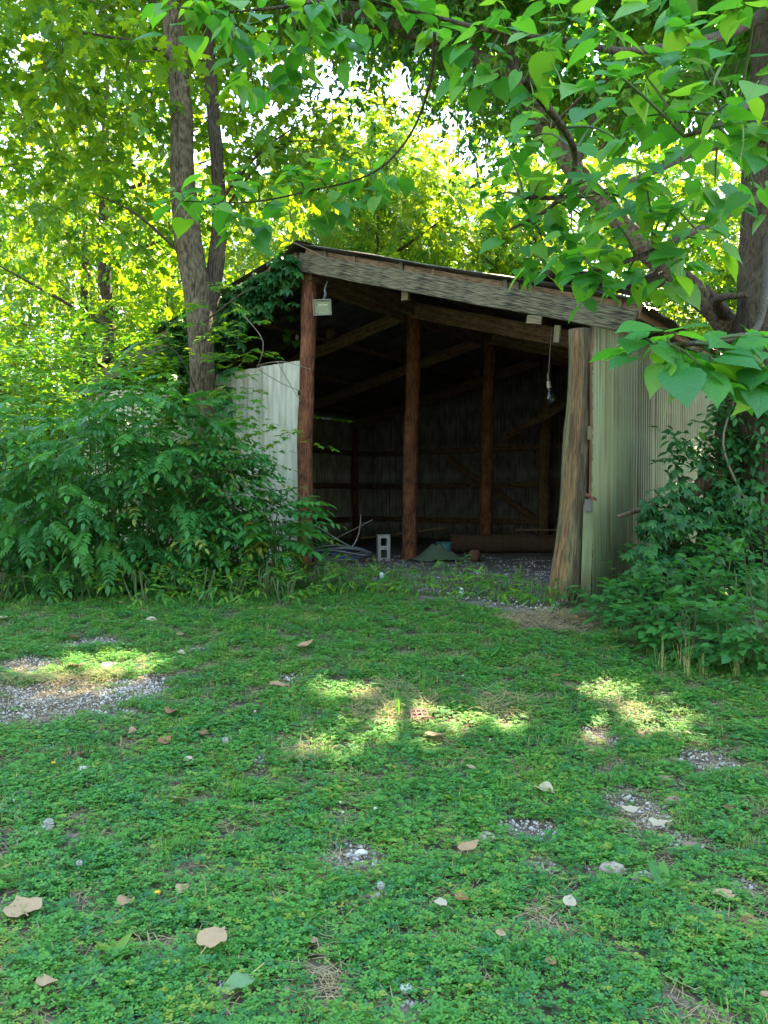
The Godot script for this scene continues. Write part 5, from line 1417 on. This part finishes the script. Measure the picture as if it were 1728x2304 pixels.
# ================= small things on the lawn =================
func dry_leaf(length: float, m: Material, curl: float, prof := HEART) -> ArrayMesh:
	var s := Shape.new()
	var own := []
	var side := R(0.75, 1.1)
	for i in 15:
		var f := i / 14.0 * (prof.size() - 1)
		var k := mini(int(f), prof.size() - 2)
		var q: Array = prof[k]
		var r: Array = prof[k + 1]
		var w: float = lerpf(q[2], r[2], f - k)
		if i > 0 and i < 14:
			w = maxf(w * side, 0.02) + (0.012 if i % 2 else -0.012) + R(-0.02, 0.02)
		else:
			w = 0.0
		own.append([lerpf(q[0], r[0], f - k), lerpf(q[1], r[1], f - k), maxf(w, 0.0)])
	blade(s, Transform3D(), own, length, curl, -curl * R(-0.4, 0.9), length * 0.3)
	var o := R(0, 90)
	for i in s.v.size():
		s.v[i].y += length * 0.22 * nz.get_noise_3d(s.v[i].x / length * 32.0 + o, curl * 500.0, s.v[i].z / length * 32.0)
	return s.onto(ArrayMesh.new(), m)
func make_litter() -> void:
	# fallen leaves: x, z, size, turn, tint, curl
	var own := [[-1.243, -2.679, 0.147, 2.2, 1, 0.1, "large flat tan fallen leaf, the biggest on the lawn"], [-0.587, -2.456, 0.107, 1.2, 1, 0.35, "tan fallen leaf with a red stalk beside a pebbly spot"], [-0.927, -3.689, 0.105, 2.7, 3, 0.12, "pale cream fallen leaf lying flat alone in clover"], [0.200, -2.723, 0.067, 1.5, 3, 0.2, "whitish fallen leaf lying beside a small brown one"], [0.279, -2.768, 0.057, 1.5, 2, 0.2, "small brown fallen leaf lying beside a whitish one"], [0.299, -3.149, 0.092, 0.6, 0, 0.4, "crumpled tan fallen leaf folded over itself"], [1.097, -3.554, 0.083, 0.4, 3, 0.25, "pale star-shaped torn leaf on the gravel streak"], [1.171, -3.427, 0.098, 0.2, 3, 0.3, "pale curled leaf lying on stones of the gravel streak"], [-0.715, -6.238, 0.137, 0.8, 0, 0.5, "upright curled tan leaf standing in the clover"], [-0.818, -5.366, 0.126, 0.3, 0, 0.4, "tan leaf with a green edge leaning on the clover"], [-1.369, -4.870, 0.097, 1.4, 2, 0.5, "rolled brown leaf at the end of the gravel patch"], [0.230, -4.490, 0.113, 0.5, 0, 0.35, "tan fallen leaf just below the sunlit red brick"]]
	for q in own:
		solo("fallen_leaf", dry_leaf(q[2], M.dry[q[4]], q[5]), q[6], "leaf", Transform3D(Basis(Vector3.UP, q[3]) * Basis(Vector3.RIGHT, R(-0.15, 0.25)), on_ground(q[0], q[1]) + Vector3(0, 0.05, 0)))
	var rest := [[-2.755, -7.805, 0.123], [-3.569, -8.521, 0.103], [-1.895, -8.231, 0.089], [-1.926, -7.953, 0.096], [-3.559, -7.253, 0.123], [-2.262, -7.204, 0.140], [0.111, -8.206, 0.089], [-1.819, -6.682, 0.073], [-1.688, -6.203, 0.083], [-2.708, -6.655, 0.121], [-1.111, -4.222, 0.059], [-1.092, -4.565, 0.086], [-1.665, -4.315, 0.060], [-1.546, -3.208, 0.034], [-0.939, -2.853, 0.069], [-0.767, -2.947, 0.071], [-1.064, -2.309, 0.059], [0.756, -3.879, 0.099], [0.459, -3.396, 0.049], [1.771, -7.204, 0.087], [1.323, -5.384, 0.073], [1.212, -5.647, 0.083], [1.112, -4.265, 0.070], [1.316, -2.853, 0.077], [1.315, -2.694, 0.055], [0.385, -2.569, 0.043], [0.664, -2.768, 0.064], [-1.219, -7.551, 0.073], [-0.644, -8.306, 0.070], [-1.293, -4.411, 0.083], [-2.352, -5.956, 0.131], [-2.170, -5.849, 0.108], [-1.474, -4.649, 0.070], [0.465, -4.074, 0.062], [1.597, -3.601, 0.070], [0.520, -2.409, 0.041], [-0.214, -2.556, 0.046], [1.109, -2.257, 0.049], [1.838, -4.579, 0.063]]
	for q in rest:
		var r: Array = q
		solo("dry_leaf", dry_leaf(r[2], M.dry[rng.randi() % 4], R(0.1, 0.5)), "small dry tan leaf lying loose on the lawn", "leaf", Transform3D(Basis(Vector3.UP, R(0, TAU)) * Basis(Vector3.RIGHT, R(-0.3, 0.3)), on_ground(r[0], r[1]) + Vector3(0, 0.035, 0)), "small dry leaves strewn on the lawn")
	var gq := [-0.388, -2.363, 0.111]
	var gt := thing("green_leaf", "fresh green heart-shaped fallen leaf with a long yellow stalk", "leaf", on_ground(gq[0], gq[1]) + Vector3(0, 0.045, 0), 3.9)
	part("blade", dry_leaf(gq[2], leaf_mat(0.12, 0.22, 0.10, 0.04, 0.07, 0.02, 0.6), 0.06), gt)
	part("stalk", tube_mesh([[Vector3(0.03, 0.002, 0), 0.002], [Vector3(-0.03, 0.01, 0.01), 0.002]], plain(lin(0.35, 0.34, 0.1), 0.6), 5), gt)
	# pieces of stone and wood
	var rocks := [[0.923, -3.081, 0.107, "pinkish grey stone lying beside the other two flat ones", 0], [1.027, -3.018, 0.101, "flat grey stone with a split edge in the clover", 0], [0.448, -3.366, 0.088, "flat grey splinter of stone at the gravel's edge", 0], [1.282, -3.689, 0.000, "", 0], [1.416, -3.739, 0.101, "long flat reddish stone beside the gravel streak", 1], [1.311, -3.290, 0.065, "small rusty red stone by the gravel streak", 1], [0.282, -2.257, 0.000, "", 0], [0.295, -2.341, 0.050, "dark slate-grey pebble half hidden in the clover", 2], [-0.215, -2.569, 0.046, "small rust-red stone chip in the clover", 1], [1.461, -4.017, 0.072, "rounded reddish stone above the gravel streak", 1], [-1.432, -3.269, 0.043, "smooth pale grey pebble in thin clover", 0], [-1.617, -4.144, 0.068, "white stone chip under the yellow flower", 3], [-0.096, -3.249, 0.051, "round white stone at the top of a pebbly patch", 3], [0.070, -2.330, 0.056, "white angular stone in the pebbly patch of the clover", 3]]
	for q in rocks:
		if q[3] == "":
			continue
		var m: Material = [plain(lin(0.34, 0.28, 0.24), 0.95), plain(lin(0.22, 0.14, 0.11), 0.95), plain(lin(0.09, 0.085, 0.10), 0.9), plain(lin(0.6, 0.6, 0.58), 0.9)][q[4]]
		var w: float = q[2]
		solo("stone", lump_mesh(Vector3(w, w * 0.45, w * 0.65), m, w * 40.0, 0.55, 7, 11), q[3], "stone", Transform3D(Basis(Vector3.UP, R(-0.6, 0.6)) * Basis(Vector3.RIGHT, 0.2), on_ground(q[0], q[1]) + Vector3(0, w * 0.16, 0)))
	# a half brick with its core holes up
	var bq := [0.220, -4.870, 0.115]
	var br := thing("brick", "broken red brick with core holes half sunk in the sunlit grass", "brick", on_ground(bq[0], bq[1]) + Vector3(0, 0.025, 0), 0.15)
	var bs := Shape.new()
	var bw: float = bq[2]
	for i in 4:
		box_shape(bs, Vector3(-bw / 2 + bw * i * 0.3, -0.04, -0.05), Vector3(-bw / 2 + bw * (i * 0.3 + 0.1), 0.035, 0.05))
	for j in 3:
		for i in 3:
			box_shape(bs, Vector3(-bw / 2 + bw * (i * 0.3 + 0.1), -0.04, -0.05 + 0.04 * j), Vector3(-bw / 2 + bw * (i * 0.3 + 0.3), 0.034, -0.05 + 0.04 * j + 0.02))
	var bx := part("body", bs.onto(ArrayMesh.new(), grain_mat(71, [[0.3, Vector3(0.13, 0.075, 0.06)], [0.7, Vector3(0.21, 0.13, 0.105)]], Vector3(9, 9, 9), 0.05, 0.2, 0.95)), br)
	bx.rotation.x = 0.3
	# dandelions
	for q in [[-0.862, -4.168, 0.034, 0.16], [-1.463, -3.340, 0.053, 0.09], [-0.016, -2.821, 0.029, 0.08], [-1.208, -3.036, 0.020, 0.06]]:
		var d := thing("dandelion_clock", "round white dandelion seed head on a thin stalk", "dandelion", on_ground(q[0], q[1]), 0.0, "dandelion clocks in the lawn")
		part("stalk", tube_mesh([[Vector3.ZERO, 0.0015], [Vector3(0.004, q[3], 0), 0.0013]], M.green_twig, 5), d)
		var fz := Shape.new()
		for k in 70:
			var u := RV(1.0).normalized()
			var e := u.cross(Vector3(0.3, 0.5, 0.8)).normalized() * 0.003
			var c := Vector3(0.004, q[3], 0)
			var r := maxf(q[2] * 0.5, 0.012)
			fz.tri(fz.vert(c), fz.vert(c + u * r - e), fz.vert(c + u * r + e))
			var e2 := u.cross(e).normalized() * 0.004
			fz.quad(fz.vert(c + u * r - e), fz.vert(c + u * r + e2), fz.vert(c + u * r + e), fz.vert(c + u * r - e2))
		part("seed_head", fz.onto(ArrayMesh.new(), leaf_mat(0.3, 0.32, 0.3, 0.1, 0.1, 0.09, 0.9)), d)
	for q in [[-1.768, -4.114, 0.037], [-0.836, -2.831, 0.027]]:
		var d := thing("dandelion", "yellow dandelion flower open low in the lawn", "dandelion", on_ground(q[0][0] if q[0] is Array else q[0], q[1]), 0.0, "yellow dandelions in the lawn")
		part("stalk", tube_mesh([[Vector3.ZERO, 0.002], [Vector3(0, 0.055, 0), 0.002]], M.green_twig, 5), d)
		var fz := Shape.new()
		for k in 26:
			var a := k * 2.4
			blade(fz, Transform3D(leaf_basis(Vector3(cos(a), 0.2 + 0.03 * k, sin(a)), Vector3.UP), Vector3(0, 0.055, 0)), LANCE, 0.017, 0.1, 0.0)
		part("flower", fz.onto(ArrayMesh.new(), plain(lin(0.7, 0.45, 0.02), 0.7)), d)
	# white clover blossoms
	var bl := Shape.new()
	for k in 18:
		var u := RV(1.0).normalized()
		blade(bl, Transform3D(leaf_basis(u + Vector3(0, 0.6, 0), Vector3(0.3, 0.8, 0.1)), Vector3(0, 0.06, 0)), LANCE, 0.011, 0.2, 0.0)
	var bm := bl.onto(ArrayMesh.new(), plain(lin(0.6, 0.6, 0.52), 0.8))
	for q in [[-1.340, -8.306, 0.040], [-0.579, -7.460, 0.036], [-1.723, -7.204, 0.035], [-0.464, -5.551, 0.027], [-0.041, -3.554, 0.018], [-0.815, -4.870, 0.024], [0.613, -4.444, 0.022], [-0.205, -3.625, 0.019], [0.567, -5.551, 0.027], [0.255, -5.647, 0.028], [-1.496, -3.311, 0.017], [-1.758, -3.649, 0.019], [-0.188, -3.508, 0.018], [0.177, -7.287, 0.035], [0.851, -7.460, 0.036], [-0.665, -6.549, 0.032]]:
		var bt := thing("clover_blossom", "tiny white clover blossom standing above the leaves", "flower", on_ground(q[0], q[1]), R(0, 6), "white clover blossoms in the lawn")
		part("blossom", bm, bt)
		part("stalk", tube_mesh([[Vector3.ZERO, 0.001], [Vector3(0, 0.06, 0), 0.001]], M.green_twig, 4), bt)
	# rosettes and grass tufts that stand out
	for q in [[1.069, -2.947, 0.119, 0.16], [-0.162, -4.192, 0.133, 0.12], [-0.651, -3.961, 0.101, 0.10], [-0.310, -3.462, 0.090, 0.10], [0.349, -3.749, 0.121, 0.10], [0.021, -3.332, 0.109, 0.09], [0.376, -2.847, 0.077, 0.10], [-0.884, -2.505, 0.087, 0.13], [-0.925, -2.257, 0.081, 0.10], [0.267, -2.341, 0.067, 0.10], [-1.232, -3.961, 0.101, 0.12], [-2.713, -6.298, 0.154, 0.10], [1.138, -4.315, 0.109, 0.09]]:
		var t := thing("plantain", "bright broad-leaved weed rosette in the lawn", "weed", on_ground(q[0], q[1]), R(0, 6), "weed rosettes in the lawn")
		for k in 9:
			var a := k * 2.4
			part("leaf", leaf_mesh("ovate", M.weed[k % 3], q[3] * R(0.3, 0.75)), t, Transform3D(leaf_basis(Vector3(cos(a), R(0.3, 1.0), sin(a)), Vector3.UP), Vector3(0, 0.01, 0)))
	for q in [[-0.544, -4.794, 0.003, 0.22], [-1.318, -6.298, 0.004, 0.2], [0.089, -4.870, 0.003, 0.24], [-0.750, -3.800, 0.002, 0.2], [0.723, -4.017, 0.003, 0.14], [0.601, -3.853, 0.002, 0.14], [0.259, -5.366, 0.003, 0.2], [0.760, -3.961, 0.003, 0.13], [-0.322, -4.315, 0.003, 0.16]]:
		var t := thing("grass_tuft", "tuft of longer grass blades standing above the clover", "grass", on_ground(q[0], q[1]), R(0, 6), "longer grass tufts in the lawn")
		part("blade_tuft", grass_tuft(16, q[3], 0.005, [M.grass[0], M.grass[1]], 0.06), t)
	# scraps of white paper by the doorway
	for q in [[-0.026, -9.709, 0.094, "crumpled scrap of white paper in the weeds by the doorway"], [0.828, -8.357, 0.081, "pale blue-white scrap lying in the thin grass at the doorway"]]:
		solo("paper_scrap", lump_mesh(Vector3(q[2], q[2] * 1.2, q[2] * 0.5), plain(lin(0.6, 0.68, 0.7), 0.8), q[0], 0.9, 5, 7), q[3], "paper scrap", Transform3D(Basis(), on_ground(q[0], q[1]) + Vector3(0, 0.03, 0)))
